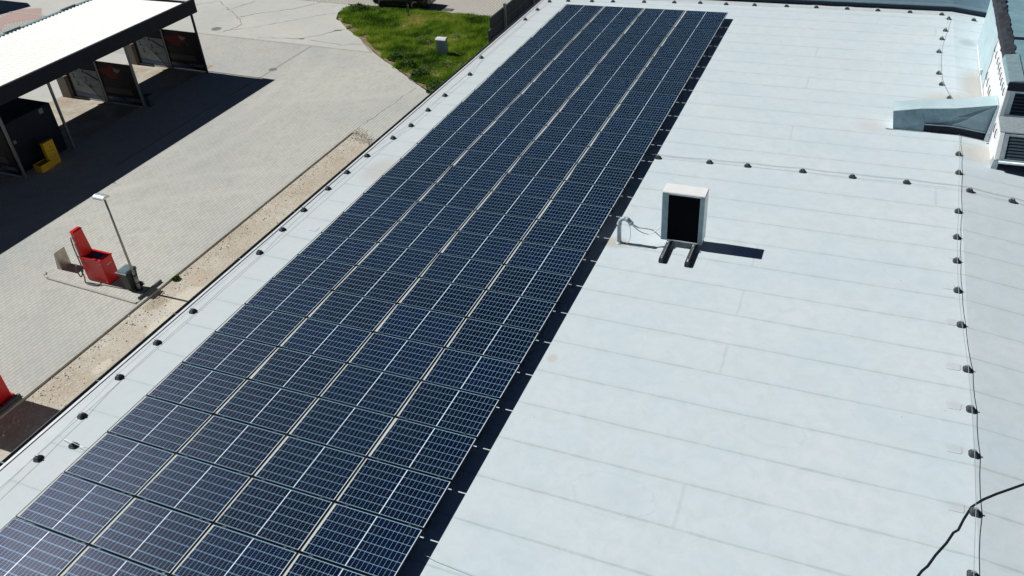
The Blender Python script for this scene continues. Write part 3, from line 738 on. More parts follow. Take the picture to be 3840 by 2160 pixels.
def wire(name, pts, label, r=.005):
    P = []
    for i in range(len(pts) - 1):
        a, c = Vector(pts[i]), Vector(pts[i + 1]); n = max(2, int((c - a).length / .35))
        for k in range(n):
            t = k / n; q = a.lerp(c, t); q.z -= 0.02 * math.sin(math.pi * t); P.append(rp(q.x, q.y, q.z))
    P.append(rp(*pts[-1]))
    o = MB().tube(P, r, 6).build(name, M['wire'], smooth=True); return tag(o, label, 'wire', 'bare lightning wires on the roof')
ridge = [(8.0, 1.32), (7.87, -0.04), (7.75, -0.98), (7.65, -2.31), (7.64, -4.33), (7.72, -5.27), (7.94, -6.34), (8.12, -10.22), (8.10, -11.34), (8.05, -13.42), (8.0, -14.66), (7.98, -15.7), (7.98, -16.88), (8.02, -18.11), (8.10, -19.51), (8.13, -20.64), (8.14, -21.77), (8.12, -23.08), (8.05, -24.33)]
G1 = 'black wire holders along the roof ridge'
for i, (x, y) in enumerate(ridge[:7]): holder(x, y, math.pi / 2, 'black wire holder on the ridge beyond the duct, %s from the far edge' % ORD[i + 1], G1)
for i, (x, y) in enumerate(ridge[7:]): holder(x, y, math.pi / 2, 'black wire holder on the ridge line, %s in front of the duct' % ORD[i + 1], G1)
holder(8.02, -25.9, math.pi / 2, 'black wire holder on the ridge line, lowest one in the photo', G1)
WZ = .108
wire('lightning_wire', [(x, y, WZ) for x, y in ridge[:7]] + [(8.1, -7.0, .1)], 'thin wire along the ridge beyond the duct')
wire('lightning_wire', [(8.16, -8.98, .05)] + [(x, y, WZ) for x, y in ridge[7:]] + [(8.02, -25.9, WZ), (8.0, -29, WZ)], 'long wavy wire along the ridge in front of the duct')
cross = [(0.31, -12.44), (1.76, -12.36), (2.8, -12.31), (4.26, -12.26), (5.53, -12.25), (6.86, -12.21), (8.35, -12.22), (9.34, -12.25)]
for i, (x, y) in enumerate(cross): holder(x, y, 0, 'black wire holder in the row crossing the roof, %s from the panels' % ORD[i + 1], 'black wire holders in the row across the roof')
wire('lightning_wire', [(-.6, -12.47, WZ)] + [(x, y, WZ) for x, y in cross] + [(11.5, -12.3, WZ)], 'thin wire crossing the roof from the panels to the right edge', .004)
wire('lightning_wire', [(-.6, -12.32, .05)] + [(x, y + .15, .05) for x, y in cross] + [(11.5, -12.2, .05)], 'second thin cable lying beside the wire that crosses the roof', .003)
farr = [(-7.16, 1.15), (-6.1, 1.27), (-5.18, 1.37), (-3.84, 1.53), (-2.56, 1.66), (-1.48, 1.76), (-0.4, 1.76), (0.75, 1.82), (2.02, 1.88), (3.17, 1.92), (4.34, 1.92), (5.48, 1.90), (6.64, 1.88), (7.76, 1.79), (8.88, 1.62)]
for i, (x, y) in enumerate(farr): holder(x, y, 0, 'black wire holder along the far roof edge, %s from the left' % ORD[i + 1], 'black wire holders along the far roof edge')
wire('lightning_wire', [(x, y, WZ) for x, y in farr], 'thin wire along the far roof edge')
left = [(-7.96, 0.94), (-8.08, -0.24), (-8.12, -1.57), (-8.14, -6.07), (-7.85, -7.73), (-7.9, -9.7), (-7.91, -10.97), (-7.9, -12.2), (-8.02, -13.18), (-8.2, -14.49), (-8.23, -15.6), (-8.24, -16.62), (-8.23, -17.86), (-8.20, -18.9), (-8.11, -20.03), (-8.1, -22.59), (-8.1, -23.78), (-8.07, -24.96), (-7.93, -26.12), (-7.85, -27.28)]
for i, (x, y) in enumerate(left): holder(x, y, math.pi / 2 + random.uniform(-.2, .2), 'black wire holder along the gutter edge, %s from the far corner' % ORD[i + 1], 'black wire holders along the gutter edge')
holder(-7.45, -26.8, .1, 'lone pale topped wire holder between gutter wire and solar panels', 'black wire holders along the gutter edge')
wire('lightning_wire', [(x, y, WZ) for x, y in left] + [(-7.7, -30, WZ)], 'thin wire running along the gutter edge', .0035)
wire('lightning_wire', [(-7.86, -26.75, WZ), (-7.45, -26.8, WZ), (-6.95, -26.85, .16)], 'short wire from the gutter wire to the panels')
wire('lightning_wire', [(0.05, -26.74, .06), (0.3, -26.79, .06), (1.2, -26.85, .06), (3, -26.95, .06)], 'short wire leaving the panels at the bottom of the photo', .004)
# heavy black cable
cp = [(16, -19.2), (13, -19.6), (11.5, -20.2), (10.6, -20.6), (9.8, -21.3), (8.91, -22.09), (8.66, -22.33), (8.45, -22.53), (8.25, -22.74), (8.07, -22.98), (7.95, -23.28), (7.87, -23.52), (7.80, -23.60), (7.7, -23.84), (7.55, -24.12), (7.44, -24.37), (7.36, -24.49), (7.3, -24.62), (7.1, -25.2), (6.9, -26.2)]
o = MB().tube([rp(x, y, .016) for x, y in cp], .0105, 8).build('power_cable', M['black'], smooth=True)
tag(o, 'thick black cable snaking over the ridge at the lower right', 'cable')

# ======================================================= AIR CONDITIONER =====================================================
ac = empty('air_conditioner', onroof(1.98, -16.64, 0), 'white outdoor air conditioner unit standing on two black feet', 'air conditioner')
X, Y, Z0, Z1 = .495, .21, .17, 1.47
b = MB(); b.box(-X, X, -Y + .012, Y, Z0, Z1 - .02)
b.build('casing', M['white'], ac, bevel=.01)
b = MB(); b.box(-X - .008, X + .008, -Y - .008, Y + .008, Z1 - .019, Z1 + .012); b.build('top_cover', M['white'], ac, bevel=.012)
b = MB(); b.box(-X + .15, X - .11, -Y + .004, -Y + .0115, Z0 + .03, Z1 - .06); b.build('coil', M['coil'], ac)
b = MB(); b.box(-X, -X + .145, -Y - .004, -Y + .011, Z0, Z1 - .02); b.box(-X + .02, -X + .028, -Y - .010, -Y - .0045, Z0 + .06, Z1 - .05); b.box(-X + .028, -X + .10, -Y - .010, -Y - .0045, Z1 - .058, Z1 - .05)
for i in range(5): b.box(-X + .045 + i * .018, -X + .049 + i * .018, -Y - .007, -Y - .0045, Z0 + .02, Z1 - .07)
b.build('side_panel', M['tealgrey'], ac)
b = MB(); b.box(X - .105, X, -Y - .004, -Y + .011, Z0, Z1 - .02)
for i in range(4): b.box(X - .09 + i * .02, X - .083 + i * .02, -Y - .008, -Y - .0045, Z0 + .02, Z1 - .04)
b.build('side_panel', M['tealgrey'], ac)
b = MB(); b.box(-X + .15, X - .11, -Y - .006, -Y + .003, Z0, Z0 + .025); b.build('bottom_rail', M['white'], ac)
for i, sx in enumerate((-.30, .31)):
    f = MB()
    f.prism_x([(-.98, 0), (.30, 0), (.30, .095), (.26, .11), (-.94, .11), (-.98, .095)], sx - .055, sx + .055)
    ft = f.build('rubber_foot', M['black'], ac, bevel=.008)
    f = MB(); f.box(sx - .028, sx - .016, -.92, .26, .111, .128); f.box(sx + .016, sx + .028, -.92, .26, .111, .128); f.box(sx - .015, sx + .015, -.92, .26, .111, .116)
    f.box(sx - .03, sx + .03, -.30, -.2405, .129, .165); f.tube([(sx, -.85, .117), (sx, -.85, .15)], .012, 6); f.tube([(sx, -.27, .12), (sx, -.27, .19)], .012, 6)
    f.build('mounting_channel', M['alu'], ft)
# vent pipe and cables
vp = empty('vent_pipe', onroof(.50, -17.03, 0), 'grey bent plastic pipe rising from the roof left of the air conditioner', 'pipe')
pts = [(0, 0, 0), (0, 0, .56), (.02, 0, .63), (.07, 0, .69), (.14, 0, .715), (.20, 0, .70), (.25, 0, .66), (.29, 0, .61)]
MB().tube(pts, .052, 14).build('tube', M['pipe'], vp, smooth=True)
MB().tube([(0, 0, .50), (0, 0, .57)], .060, 14).build('collar', M['pipe'], vp, smooth=True)
MB().tube([(.165, 0, .712), (.235, 0, .675)], .060, 14).build('collar', M['pipe'], vp, smooth=True)
MB().tube([(.27, 0, .635), (.31, 0, .58)], .062, 14).build('nozzle', M['pipe'], vp, smooth=True)
MB().lathe([(.10, 0), (.09, .008), (.062, .012), (.058, .05)], n=20).build('base_flange', M['pipe'], vp, smooth=True)
def cable(name, pts, r, mat, label):
    P = [Vector(p) for p in pts]; Q = []
    for i in range(len(P) - 1):
        p0, p1, p2, p3 = P[max(i - 1, 0)], P[i], P[i + 1], P[min(i + 2, len(P) - 1)]
        for k in range(6):
            t = k / 6; Q.append(0.5 * ((2 * p1) + (p2 - p0) * t + (2 * p0 - 5 * p1 + 4 * p2 - p3) * t * t + (3 * p1 - p0 - 3 * p2 + p3) * t ** 3))
    Q.append(P[-1])
    o = MB().tube([MROOF @ q for q in Q], r, 7).build(name, mat, smooth=True); return tag(o, label, 'cable', 'cables from the vent pipe')
cable('insulated_cable', [(.80, -17.03, .60), (.95, -17.0, .50), (1.12, -16.93, .46), (1.28, -16.87, .40), (1.40, -16.82, .28), (1.48, -16.80, .20)], .021, M['cablew'], 'thick white insulated cable from the vent pipe to the air conditioner')
cable('insulated_cable', [(.79, -17.02, .59), (.95, -17.04, .46), (1.10, -17.0, .36), (1.22, -16.96, .33), (1.33, -16.93, .38), (1.47, -16.84, .52)], .012, M['cablew'], 'thin white cable looping below the thick one')
cable('insulated_cable', [(.76, -17.06, .58), (.80, -17.10, .40), (.79, -17.10, .20), (.72, -17.08, .06), (.66, -17.05, .02)], .006, M['pipe'], 'thin grey wire hanging from the pipe mouth to the roof')

# ======================================================= DUCT AND VENTILATION HOUSING =====================================================
du = empty('air_duct', MROOF, 'bluish galvanised sheet metal duct lying across the ridge', 'duct')
Y0 = -8.95; YK = -8.28
def zr_(x): return 0 if x <= XR else -math.tan(SL) * (x - XR)
b = MB()
top = [(6.33, .57, .57), (7.04, .71, .71), (7.90, .80, .80), (8.93, 1.00, 1.0)]
bot = [(6.42, .02), (7.22, .02), (7.22, .235), (7.86, .255), (8.18, .225), (8.93, .13)]
fv = [(x, Y0, z) for x, z in bot] + [(x, Y0, z) for x, z, _ in reversed(top)]
# front face as folded triangles so the creased sheet catches light
creases = [((6.42, Y0, .02), (7.04, Y0 - 0.033, .71), (6.33, Y0, .57)), ((6.42, Y0, .02), (7.22, Y0 + 0.026, .235), (7.04, Y0 - 0.033, .71)), ((6.42, Y0, .02), (7.22, Y0, .02), (7.22, Y0 + 0.026, .235)),
           ((7.04, Y0 - 0.033, .71), (7.22, Y0 + 0.026, .235), (7.02, Y0, .50)), ((7.04, Y0 - 0.033, .71), (7.06, Y0 + 0.022, .48), (7.90, Y0 - 0.044, .80)),
           ((7.06, Y0 + 0.022, .48), (7.80, Y0 + 0.055, .36), (7.90, Y0 - 0.044, .80)), ((7.06, Y0 + 0.022, .48), (7.22, Y0 + 0.026, .235), (7.80, Y0 + 0.055, .36)), ((7.22, Y0 + 0.026, .235), (7.86, Y0, .255), (7.80, Y0 + 0.055, .36)),
           ((7.90, Y0 - 0.044, .80), (7.80, Y0 + 0.055, .36), (7.98, Y0 + 0.022, .52)), ((7.90, Y0 - 0.044, .80), (7.98, Y0 + 0.022, .52), (8.93, Y0 - 0.022, 1.0)), ((7.98, Y0 + 0.022, .52), (8.40, Y0 - 0.044, .60), (8.93, Y0 - 0.022, 1.0)),
           ((8.40, Y0 - 0.044, .60), (8.93, Y0, .62), (8.93, Y0 - 0.022, 1.0)), ((7.80, Y0 + 0.055, .36), (7.86, Y0, .255), (8.40, Y0 - 0.044, .60)), ((7.80, Y0 + 0.055, .36), (8.40, Y0 - 0.044, .60), (7.98, Y0 + 0.022, .52)),
           ((7.86, Y0, .255), (8.18, Y0, .225), (8.40, Y0 - 0.044, .60)), ((8.18, Y0, .225), (8.93, Y0, .13), (8.40, Y0 - 0.044, .60)), ((8.93, Y0, .13), (8.93, Y0, .62), (8.40, Y0 - 0.044, .60))]
for t in creases: b.add(t, [(0, 1, 2)])
b.build('front_sheet', M['duct'], du)
b = MB()
tp = [(x, z) for x, z, _ in top]
for i in range(3):
    (xa, za), (xb, zb) = tp[i], tp[i + 1]
    b.hexa([(xa, Y0 - .02, za - .012), (xb, Y0 - .02, zb - .012), (xb, YK, zb - .012), (xa, YK, za - .012)], [(xa, Y0 - .02, za), (xb, Y0 - .02, zb), (xb, YK, zb), (xa, YK, za)])
b.build('top_sheet', M['film'], du)
b = MB(); b.add([(6.33, Y0, .55), (6.42, Y0, .0), (6.42, YK, .0), (6.33, YK, .55)], [(0, 1, 2, 3)]); b.add([(6.42, YK, 0), (8.93, YK, -.08), (8.93, YK, .98), (7.9, YK, .78), (7.04, YK, .69), (6.33, YK, .55)], [(0, 1, 2, 3, 4, 5)])
b.add([(7.22, Y0, .235), (8.93, Y0, .13), (8.93, YK, .13), (7.22, YK, .235)], [(0, 1, 2, 3)])
b.build('rear_sheet', M['film'], du)
b = MB(); kb = [(7.23, 0.0), (XR, 0.0), (8.92, zr_(8.92)), (8.92, .125), (8.18, .215), (7.86, .245), (7.23, .225)]
b.prism_y(kb, Y0 + .04, Y0 + .12); b.build('curb', M['navy'], du)
b = MB(); b.prism_y([(7.22, .232), (7.86, .252), (8.18, .222), (8.93, .13), (8.93, .15), (8.18, .245), (7.86, .272), (7.22, .25)], Y0 - .03, Y0 - .001); b.build('edge_strip', M['zinc'], du)
b = MB(); b.box(6.25, 7.2, Y0 - .04, Y0 - .02, .003, .02); b.tube([(6.2, Y0 - .05, .03), (6.5, Y0 - .04, .012)], .01, 6); b.build('foot_strip', M['zinc'], du)

hv = empty('ventilation_unit', MROOF, 'tall rooftop ventilation housing with white insulated side and dark louvres', 'ventilation unit')
XF = 8.94
b = MB()   # upper block and lower block, side profile in y-z, running to the right
zb = zr_(XF) + .02
far = 4.7
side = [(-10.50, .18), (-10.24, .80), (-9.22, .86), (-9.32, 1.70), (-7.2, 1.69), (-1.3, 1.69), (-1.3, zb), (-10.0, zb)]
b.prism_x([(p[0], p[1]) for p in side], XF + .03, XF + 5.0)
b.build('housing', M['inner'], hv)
b = MB(); b.add([(XF, -10.62, .16), (XF, -10.30, .87), (XF, -9.30, .87), (XF, -9.42, 1.76), (XF, -7.2, 1.68), (XF, -5.55, 1.68), (XF, -5.25, 1.3), (XF, -5.3, .85), (XF, -5.0, .4), (XF, -5.1, zb - .02), (XF, -10.1, zb - .02)], [(0, 1, 2, 3, 4, 5, 6, 7, 8, 9, 10)])
sol = b.build('insulated_side', M['foam'], hv)
b = MB(); b.add([(XF - .012, -5.1, zb - .02), (XF - .012, -5.0, .4), (XF - .012, -5.3, .85), (XF - .012, -5.25, 1.3), (XF - .012, -5.55, 1.67), (XF - .012, -1.3, 1.67), (XF - .03, -1.16, zb)], [(0, 1, 2, 3, 4, 5, 6)])
b.add([(XF - .03, -1.16, zb), (XF - .012, -1.3, 1.66), (9.75, 5.0, 1.45), (9.64, 5.0, -.22)], [(0, 1, 2, 3)])
b.build('foil_side', M['film'], hv, fixn=False)
b = MB(); b.tube([(XF - .04, -1.2, zb + .03), (XF - .04, -5.0, zb + .03), (XF - .04, -8.9, zb + .05)], .02, 6); b.box(XF - .09, XF - .03, -4.05, -3.95, zb - .02, zb + .22)
b.build('corner_bead', M['white'], hv)
# foam tie hooks
def chook(y, z, s=.12):
    hk = MB()
    P = [(XF - .02, y + s * .55, z + s), (XF - .035, y + s * .1, z + s * .75), (XF - .04, y - s * .25, z + s * .1), (XF - .035, y - s * .2, z - s * .6), (XF - .02, y + s * .1, z - s)]
    hk.tube(P, .012, 5); hk.build('tie_hook', M['bitumen'], hv)
for y, z in ((-5.56, 1.37), (-6.1, 1.36), (-6.7, 1.40), (-7.17, 1.42), (-7.57, 1.43), (-7.98, 1.43), (-8.38, 1.43), (-8.8, 1.46), (-9.17, 1.46)): chook(y, z, .10)
for y, z in ((-5.41, .44), (-5.91, .43), (-6.52, .45), (-6.88, .45), (-9.02, .49), (-9.45, .53), (-9.85, .54)): chook(y, z, .12)
# roof of the housing: ribbed metal, tattered dark edge, front cap
b = MB(); b.box(XF + .26, XF + 5, -9.2, -6.1, 1.83, 1.86); b.box(XF + .26, XF + 5, -5.9, 6, 1.80, 1.83)
b.build('ribbed_roof', M['ribbed'], hv)
b = MB(); b.box(XF + .30, XF + 5, -6.1, -5.9, 1.80, 1.88); b.build('roof_joint', M['navy'], hv)
b = MB(); n = 60; r0 = random.Random(5); ys = np.linspace(-7.35, 6.0, n)
L = [(XF - .03 + r0.uniform(-.015, .015), y, 1.70 + r0.uniform(0, .03)) for y in ys]; A = [(XF + .03, y, 1.80 + r0.uniform(0, .03)) for y in ys]
C = [(XF + .16 + r0.uniform(-.03, .03), y, 1.83 + r0.uniform(0, .07)) for y in ys]; Dd = [(XF + .30 + r0.uniform(-.04, .04), y, 1.85 + r0.uniform(0, .05)) for y in ys]
b.add(L + A + C + Dd, [(i + q * n, i + 1 + q * n, i + 1 + (q + 1) * n, i + (q + 1) * n) for q in range(3) for i in range(n - 1)])
b.build('tar_edge', M['bitumen'], hv)
b = MB(); b.hexa([(XF - .03, -9.42, 1.74), (XF + .36, -9.42, 1.74), (XF + .36, -7.36, 1.74), (XF - .03, -7.36, 1.70)], [(XF + .01, -9.42, 1.86), (XF + .36, -9.42, 1.90), (XF + .36, -7.36, 1.90), (XF + .01, -7.36, 1.85)])
b.build('edge_cap', M['tealgrey'], hv, bevel=.01)
b = MB(); b.box(XF + .0, XF + 5, -9.46, -9.40, 1.62, 1.84); b.build('front_fascia', M['navy'], hv)
b = MB(); b.hexa([(XF, -9.44, .88), (XF + .10, -9.44, .88), (XF + .10, -9.36, .88), (XF, -9.36, .88)], [(XF, -9.44, 1.62), (XF + .10, -9.44, 1.62), (XF + .10, -9.36, 1.62), (XF, -9.36, 1.62)]); b.build('front_margin', M['foam'], hv)
b = MB(); b.hexa([(XF, -10.66, .17), (XF + .10, -10.66, .17), (XF + .10, -10.58, .17), (XF, -10.58, .17)], [(XF, -10.38, .82), (XF + .10, -10.38, .82), (XF + .10, -10.30, .82), (XF, -10.30, .82)]); b.build('front_margin', M['foam'], hv)
def louvre(y0, z0, y1, z1, n, name='louvre'):
    f = MB(); x0, x1 = XF + .22, XF + 4.8
    fr = f
    dv = Vector((0, y1 - y0, z1 - z0))
    f.hexa([(XF + .09, y0 - .05, z0), (x0, y0 - .05, z0), (x0, y0, z0), (XF + .09, y0, z0)], [(XF + .09, y1 - .05, z1), (x0, y1 - .05, z1), (x0, y1, z1), (XF + .09, y1, z1)])
    f.hexa([(XF + .03, y0 - .06, z0 - .06), (x1, y0 - .06, z0 - .06), (x1, y0, z0 - .06), (XF + .03, y0, z0 - .06)], [(XF + .03, y0 - .06, z0 - .001), (x1, y0 - .06, z0 - .001), (x1, y0, z0 - .001), (XF + .03, y0, z0 - .001)])
    f.hexa([(x0 + .001, y1 - .06, z1 - .05), (x1, y1 - .06, z1 - .05), (x1, y1, z1 - .05), (x0 + .001, y1, z1 - .05)], [(x0 + .001, y1 - .06, z1), (x1, y1 - .06, z1), (x1, y1, z1), (x0 + .001, y1, z1)])
    o = f.build(name, M['zinc'], hv, bevel=.004)
    for i in range(n):
        t = (i + .5) / n; yy = y0 + (y1 - y0) * t; zz = z0 + (z1 - z0) * t; g = MB()
        g.hexa([(x0 + .002, yy - .045, zz - .03), (x1, yy - .045, zz - .03), (x1, yy + .03, zz + .035), (x0 + .002, yy + .03, zz + .035)],
               [(x0 + .002, yy - .045, zz - .020), (x1, yy - .045, zz - .020), (x1, yy + .03, zz + .045), (x0 + .002, yy + .03, zz + .045)])
        g.build('blade', M['louvre'], o)
louvre(-9.36, .93, -9.38, 1.61, 7)
louvre(-10.60, .20, -10.33, .80, 8)
b = MB(); b.hexa([(XF - .01, -10.36, .83), (XF + 5, -10.36, .83), (XF + 5, -9.34, .86), (XF - .01, -9.34, .86)], [(XF - .01, -10.36, .86), (XF + 5, -10.36, .86), (XF + 5, -9.34, .89), (XF - .01, -9.34, .89)])
b.build('ledge', M['zinc'], hv)
b = MB(); b.tube([(XF + .1, -10.66, .12), (XF + 5, -10.66, .12)], .045, 8); b.build('base_beam', M['zinc'], hv, smooth=True)
b = MB(); b.hexa([(XF - .03, -10.62, zb - .03), (XF + .12, -10.62, zb - .03), (XF + .12, -10.2, zb - .03), (XF - .03, -10.2, zb - .03)], [(XF, -10.6, .15), (XF + .12, -10.6, .15), (XF + .12, -10.35, .15), (XF, -10.35, .15)]); b.build('corner_foot', M['zinc'], hv)
b = MB(); b.hexa([(8.80, -9.12, -.02), (8.90, -9.12, -.02), (8.90, -9.04, -.02), (8.80, -9.04, -.02)], [(8.90, -9.05, 1.0), (8.94, -9.05, 1.0), (8.94, -9.0, 1.0), (8.90, -9.0, 1.0)]); b.build('brace', M['zinc'], hv)

# ======================================================= CAR WASH CANOPY =====================================================
cw = empty('car_wash_canopy', T(-29.3, 2.0, GZ), 'car wash shelter with white ribbed roof and dark fascia', 'car wash')
CX, CY = -29.3, 2.0
def L_(x, y): return (x - CX, y - CY)
YC0 = -32.0
# ribbed roof sheet
b = MB(); pv = []; y = 1.92; ribs = []
while y > YC0: ribs += [(y, 0), (y - .09, 0), (y - .135, .05), (y - .205, .05)]; y -= .25
xa, xb = -36.0 - CX, -29.42 - CX
vs = [(xa, q[0] - CY, 3.90 + q[1]) for q in ribs] + [(xb, q[0] - CY, 4.00 + q[1]) for q in ribs]
n = len(ribs); b.add(vs, [(i, i + 1, n + i + 1, n + i) for i in range(n - 1)])
b.build('roof_sheet', M['sheet'], cw)
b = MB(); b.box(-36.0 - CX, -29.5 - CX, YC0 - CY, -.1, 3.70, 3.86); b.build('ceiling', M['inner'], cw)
b = MB(); b.box(-29.42 - CX, 0.02, YC0 - CY, 0.06, 3.52, 4.24); b.build('front_fascia', M['navy'], cw)
b = MB(); b.box(-36.0 - CX, -29.425 - CX, 0.0, 0.06, 3.6, 4.06); b.build('end_fascia', M['navy'], cw)
b = MB(); b.box(-36.38 - CX, -36.12 - CX, YC0 - CY, .05, 3.84, 3.93); b.build('gutter', simple('teal_gutter', (0.16, 0.29, 0.33), 0.5, 0.2), cw, bevel=.02)
for yy in (-4.6, -0.8, -8.4): MB().box(-36.36 - CX, -36.22 - CX, yy - CY, yy + 1.0 - CY, 3.935, 4.0).build('floodlight', M['zinc'], cw, bevel=.01)
for (px_, py_) in ((-29.63, 1.9), (-29.63, -3.22), (-29.63, -8.14), (-29.56, -11.15), (-29.6, -16.3)):
    pb = MB().box(px_ - .05 - CX, px_ + .05 - CX, py_ - .05 - CY, py_ + .05 - CY, 0, 3.6).build('post', M['navy'] if py_ > 0 else M['postgrey'], cw)
for (px_, py_) in ((-32.22, 1.9), (-32.2, -3.2), (-32.2, -16.3), (-35.5, 2.0), (-35.5, -3.1)):
    MB().box(px_ - .04 - CX, px_ + .04 - CX, py_ - .04 - CY, py_ + .04 - CY, 0, 3.7).build('inner_post', M['postgrey'], cw)
# plant room between the bays
b = MB(); b.box(-35.4 - CX, -29.95 - CX, -11.05 - CY, -8.25 - CY, 0, 2.42); b.build('plant_room', M['navy'], cw)
MB().box(-29.945 - CX, -29.935 - CX, -8.95 - CY, -8.72 - CY, 2.12, 2.36).build('notice', M['printwhite'], cw)
MB().box(-29.945 - CX, -29.935 - CX, -10.75 - CY, -10.60 - CY, 1.42, 1.58).build('notice', M['printwhite'], cw)
o = MB().tube([(-29.72 - CX, -10.42 - CY, 4.0), (-29.72 - CX, -10.42 - CY, 4.84)], .025, 6).build('mast', M['postgrey'], cw)
# printed bay walls, facing -y
def bay_wall(y, full, which):
    e = empty('wash_bay_wall', T(-29.7, y, GZ), which, 'bay wall', 'printed partition walls of the wash bays')
    MB().box(-5.0, -0.02, -.02, .02, 0.08, 2.35).build('board', M['ink'], e)
    F = -.0215
    def quad(name, pts, m, d=0):  # pts: (distance from the front post, height)
        g = MB(); n = len(pts); g.add([(-p[0], F - .002 - d, p[1]) for p in pts] + [(-p[0], F, p[1]) for p in pts], [tuple(range(n)), tuple(range(2 * n - 1, n - 1, -1))] + [(i, (i + 1) % n, n + (i + 1) % n, n + i) for i in range(n)])
        return g.build(name, m, e)
    quad('red_car_print', [(1.15, 2.15), (1.45, 2.28), (1.75, 2.05), (2.45, 1.95), (2.50, 1.75), (2.1, 1.65), (1.75, 1.45), (1.25, 1.5), (0.95, 1.75), (.8, 2.05)], M['printred'])
    quad('headlight_print', [(.85, 2.0), (1.35, 2.08), (1.32, 1.9), (1.15, 1.82), (1.0, 1.9)], M['printwhite'], .001)
    g = MB(); c0 = (1.15, 1.52)
    g.add([(-(c0[0] + .34 * math.cos(a)), F - .005, c0[1] + .3 * math.sin(a)) for a in np.linspace(0, 3.14, 14)] + [(-(c0[0] + .30 * math.cos(a)), F - .005, c0[1] + .26 * math.sin(a)) for a in np.linspace(0, 3.14, 14)], [(i, i + 1, 14 + i + 1, 14 + i) for i in range(13)])
    g.build('wheel_arch_print', M['printgrey'], e)
    quad('grey_band_print', [(.55, .95), (2.4, .95), (2.4, .62), (.45, .62)], M['printgrey'])
    quad('blue_skirt', [(1.35, .38), (2.5, .42), (2.5, .10), (.3, .10), (.75, .15)], M['printblue'])
    tl = MB()
    for i in range(5): tl.add([(-p[0], F - .003, p[1]) for p in ((.5, 1.36 - i * .075), (2.3, 1.36 - i * .075), (2.3, 1.345 - i * .075), (.5, 1.345 - i * .075))], [(0, 1, 2, 3)])
    tl.build('small_print', M['printgrey'], e); e.children[-1]['kind'] = 'stuff'
    RX = Matrix.Rotation(math.pi / 2, 4, 'X')
    text_mesh('lettering', 'HUBARD', .26, M['printwhite'], T(-1.12, F - .003, .28) @ RX, e, .001, .004)
    if full:
        quad('instruction_board', [(2.66, 1.75), (3.6, 1.75), (4.75, 1.95), (4.75, .42), (2.66, .30)], M['printwhite'])
        quad('blue_skirt', [(2.66, .28), (4.75, .38), (4.75, .12), (2.66, .10)], M['printblue'])
        quad('hose_print', [(2.7, 1.30), (2.7, 1.18), (3.5, 1.55), (3.55, 1.68)], M['ink'], .001)
        for t_, xx, zz in (('1', 4.62, 1.62), ('2', 4.55, 1.22), ('3', 4.42, .80), ('4', 3.75, 1.52), ('5', 3.68, 1.12), ('6', 3.52, .72)):
            text_mesh('digit', t_, .34, M['ink'], T(-xx, F - .004, zz) @ RX, e, .001, .006)
        tl = MB()
        for bx in (4.35, 3.4):
            for bz in (1.6, 1.2, .8):
                for i in range(3): tl.add([(-p[0], F - .0035, p[1]) for p in ((bx, bz + .1 - i * .05), (bx - .5, bz + .1 - i * .05), (bx - .5, bz + .088 - i * .05), (bx, bz + .088 - i * .05))], [(0, 1, 2, 3)])
        tl.build('small_print', M['printgrey'], e); e.children[-1]['kind'] = 'stuff'
        MB().tube([(-3.9, -.06, 1.0), (-3.7, -.08, 1.05), (-3.2, -.10, .6), (-2.8, -.12, .12), (-2.6, -.2, .03), (-2.9, -.45, .02)], .016, 7).build('hose', M['black'], e, smooth=True)
        MB().box(-5.7, -5.05, -.20, .1, .0, 1.25).build('control_cabinet', M['brown'], e)
        MB().box(-5.78, -5.0, .11, .16, .0, 2.6).build('back_board', M['navy'], e)
    MB().box(-5.0, -.02, -.045, -.022, 0, .075).build('floor_rail', M['stone'], e)
    return e
bay_wall(1.93, True, 'dark printed bay wall with red car at the far right end of the car wash')
bay_wall(-3.16, True, 'dark printed bay wall with red car in the middle of the car wash')
bay_wall(-11.2, False, 'dark printed bay wall at the left picture edge beside the yellow machine')
# low things in the bays
e = empty('mat_holder', T(-29.55, -2.85, GZ), 'pale blue bucket shaped box beside the middle bay post', 'box')
MB().hexa([(-.14, -.12, 0), (.14, -.12, 0), (.14, .12, 0), (-.14, .12, 0)], [(-.18, -.16, .62), (.18, -.16, .62), (.18, .16, .62), (-.18, .16, .62)]).build('body', simple('pale_blue_plastic', (.05, .07, .12), .5), e, bevel=.015)
MB().box(-.17, .17, -.15, .15, .625, .66).build('lid', M['black'], e, bevel=.01)
e = empty('yellow_machine', T(-29.15, -9.68, GZ), 'tall yellow control box with rows of dark buttons against the dark wall', 'control box')
MB().box(-.2, .0, -.29, .29, 0, 1.18).build('body', M['yellow'], e, bevel=.01)
g = MB()
for yy, zz in ((-.2, 1.05), (-.08, 1.05), (.05, 1.05), (.17, 1.05), (-.15, .75), (.02, .72), (.1, .72), (-.02, .55), (.12, .5), (-.14, .5), (.18, .6), (.0, .92), (.06, .90)): g.box(.001, .008, yy - .015, yy + .015, zz - .014, zz + .014)
g.build('buttons', M['ink'], e); e.children[-1]['kind'] = 'stuff'
MB().box(.001, .005, -.285, .285, .40, .41).build('seam_strip', M['ink'], e)
e = empty('yellow_crate', T(-29.3, -10.25, GZ), 'low yellow crate on the ground left of the yellow control box', 'crate')
g = MB(); g.box(-.25, .25, -.33, -.31, 0, .34); g.box(-.25, .25, .31, .33, 0, .34); g.box(-.25, -.23, -.31, .31, 0, .34); g.box(.23, .25, -.31, .31, 0, .34); g.box(-.23, .23, -.31, .31, .0, .30)
g.build('body', M['yellow'], e)
MB().box(-.23, .23, -.31, .31, .302, .306).build('contents', simple('mustard_cloth', (.3, .2, .03), .9), e)

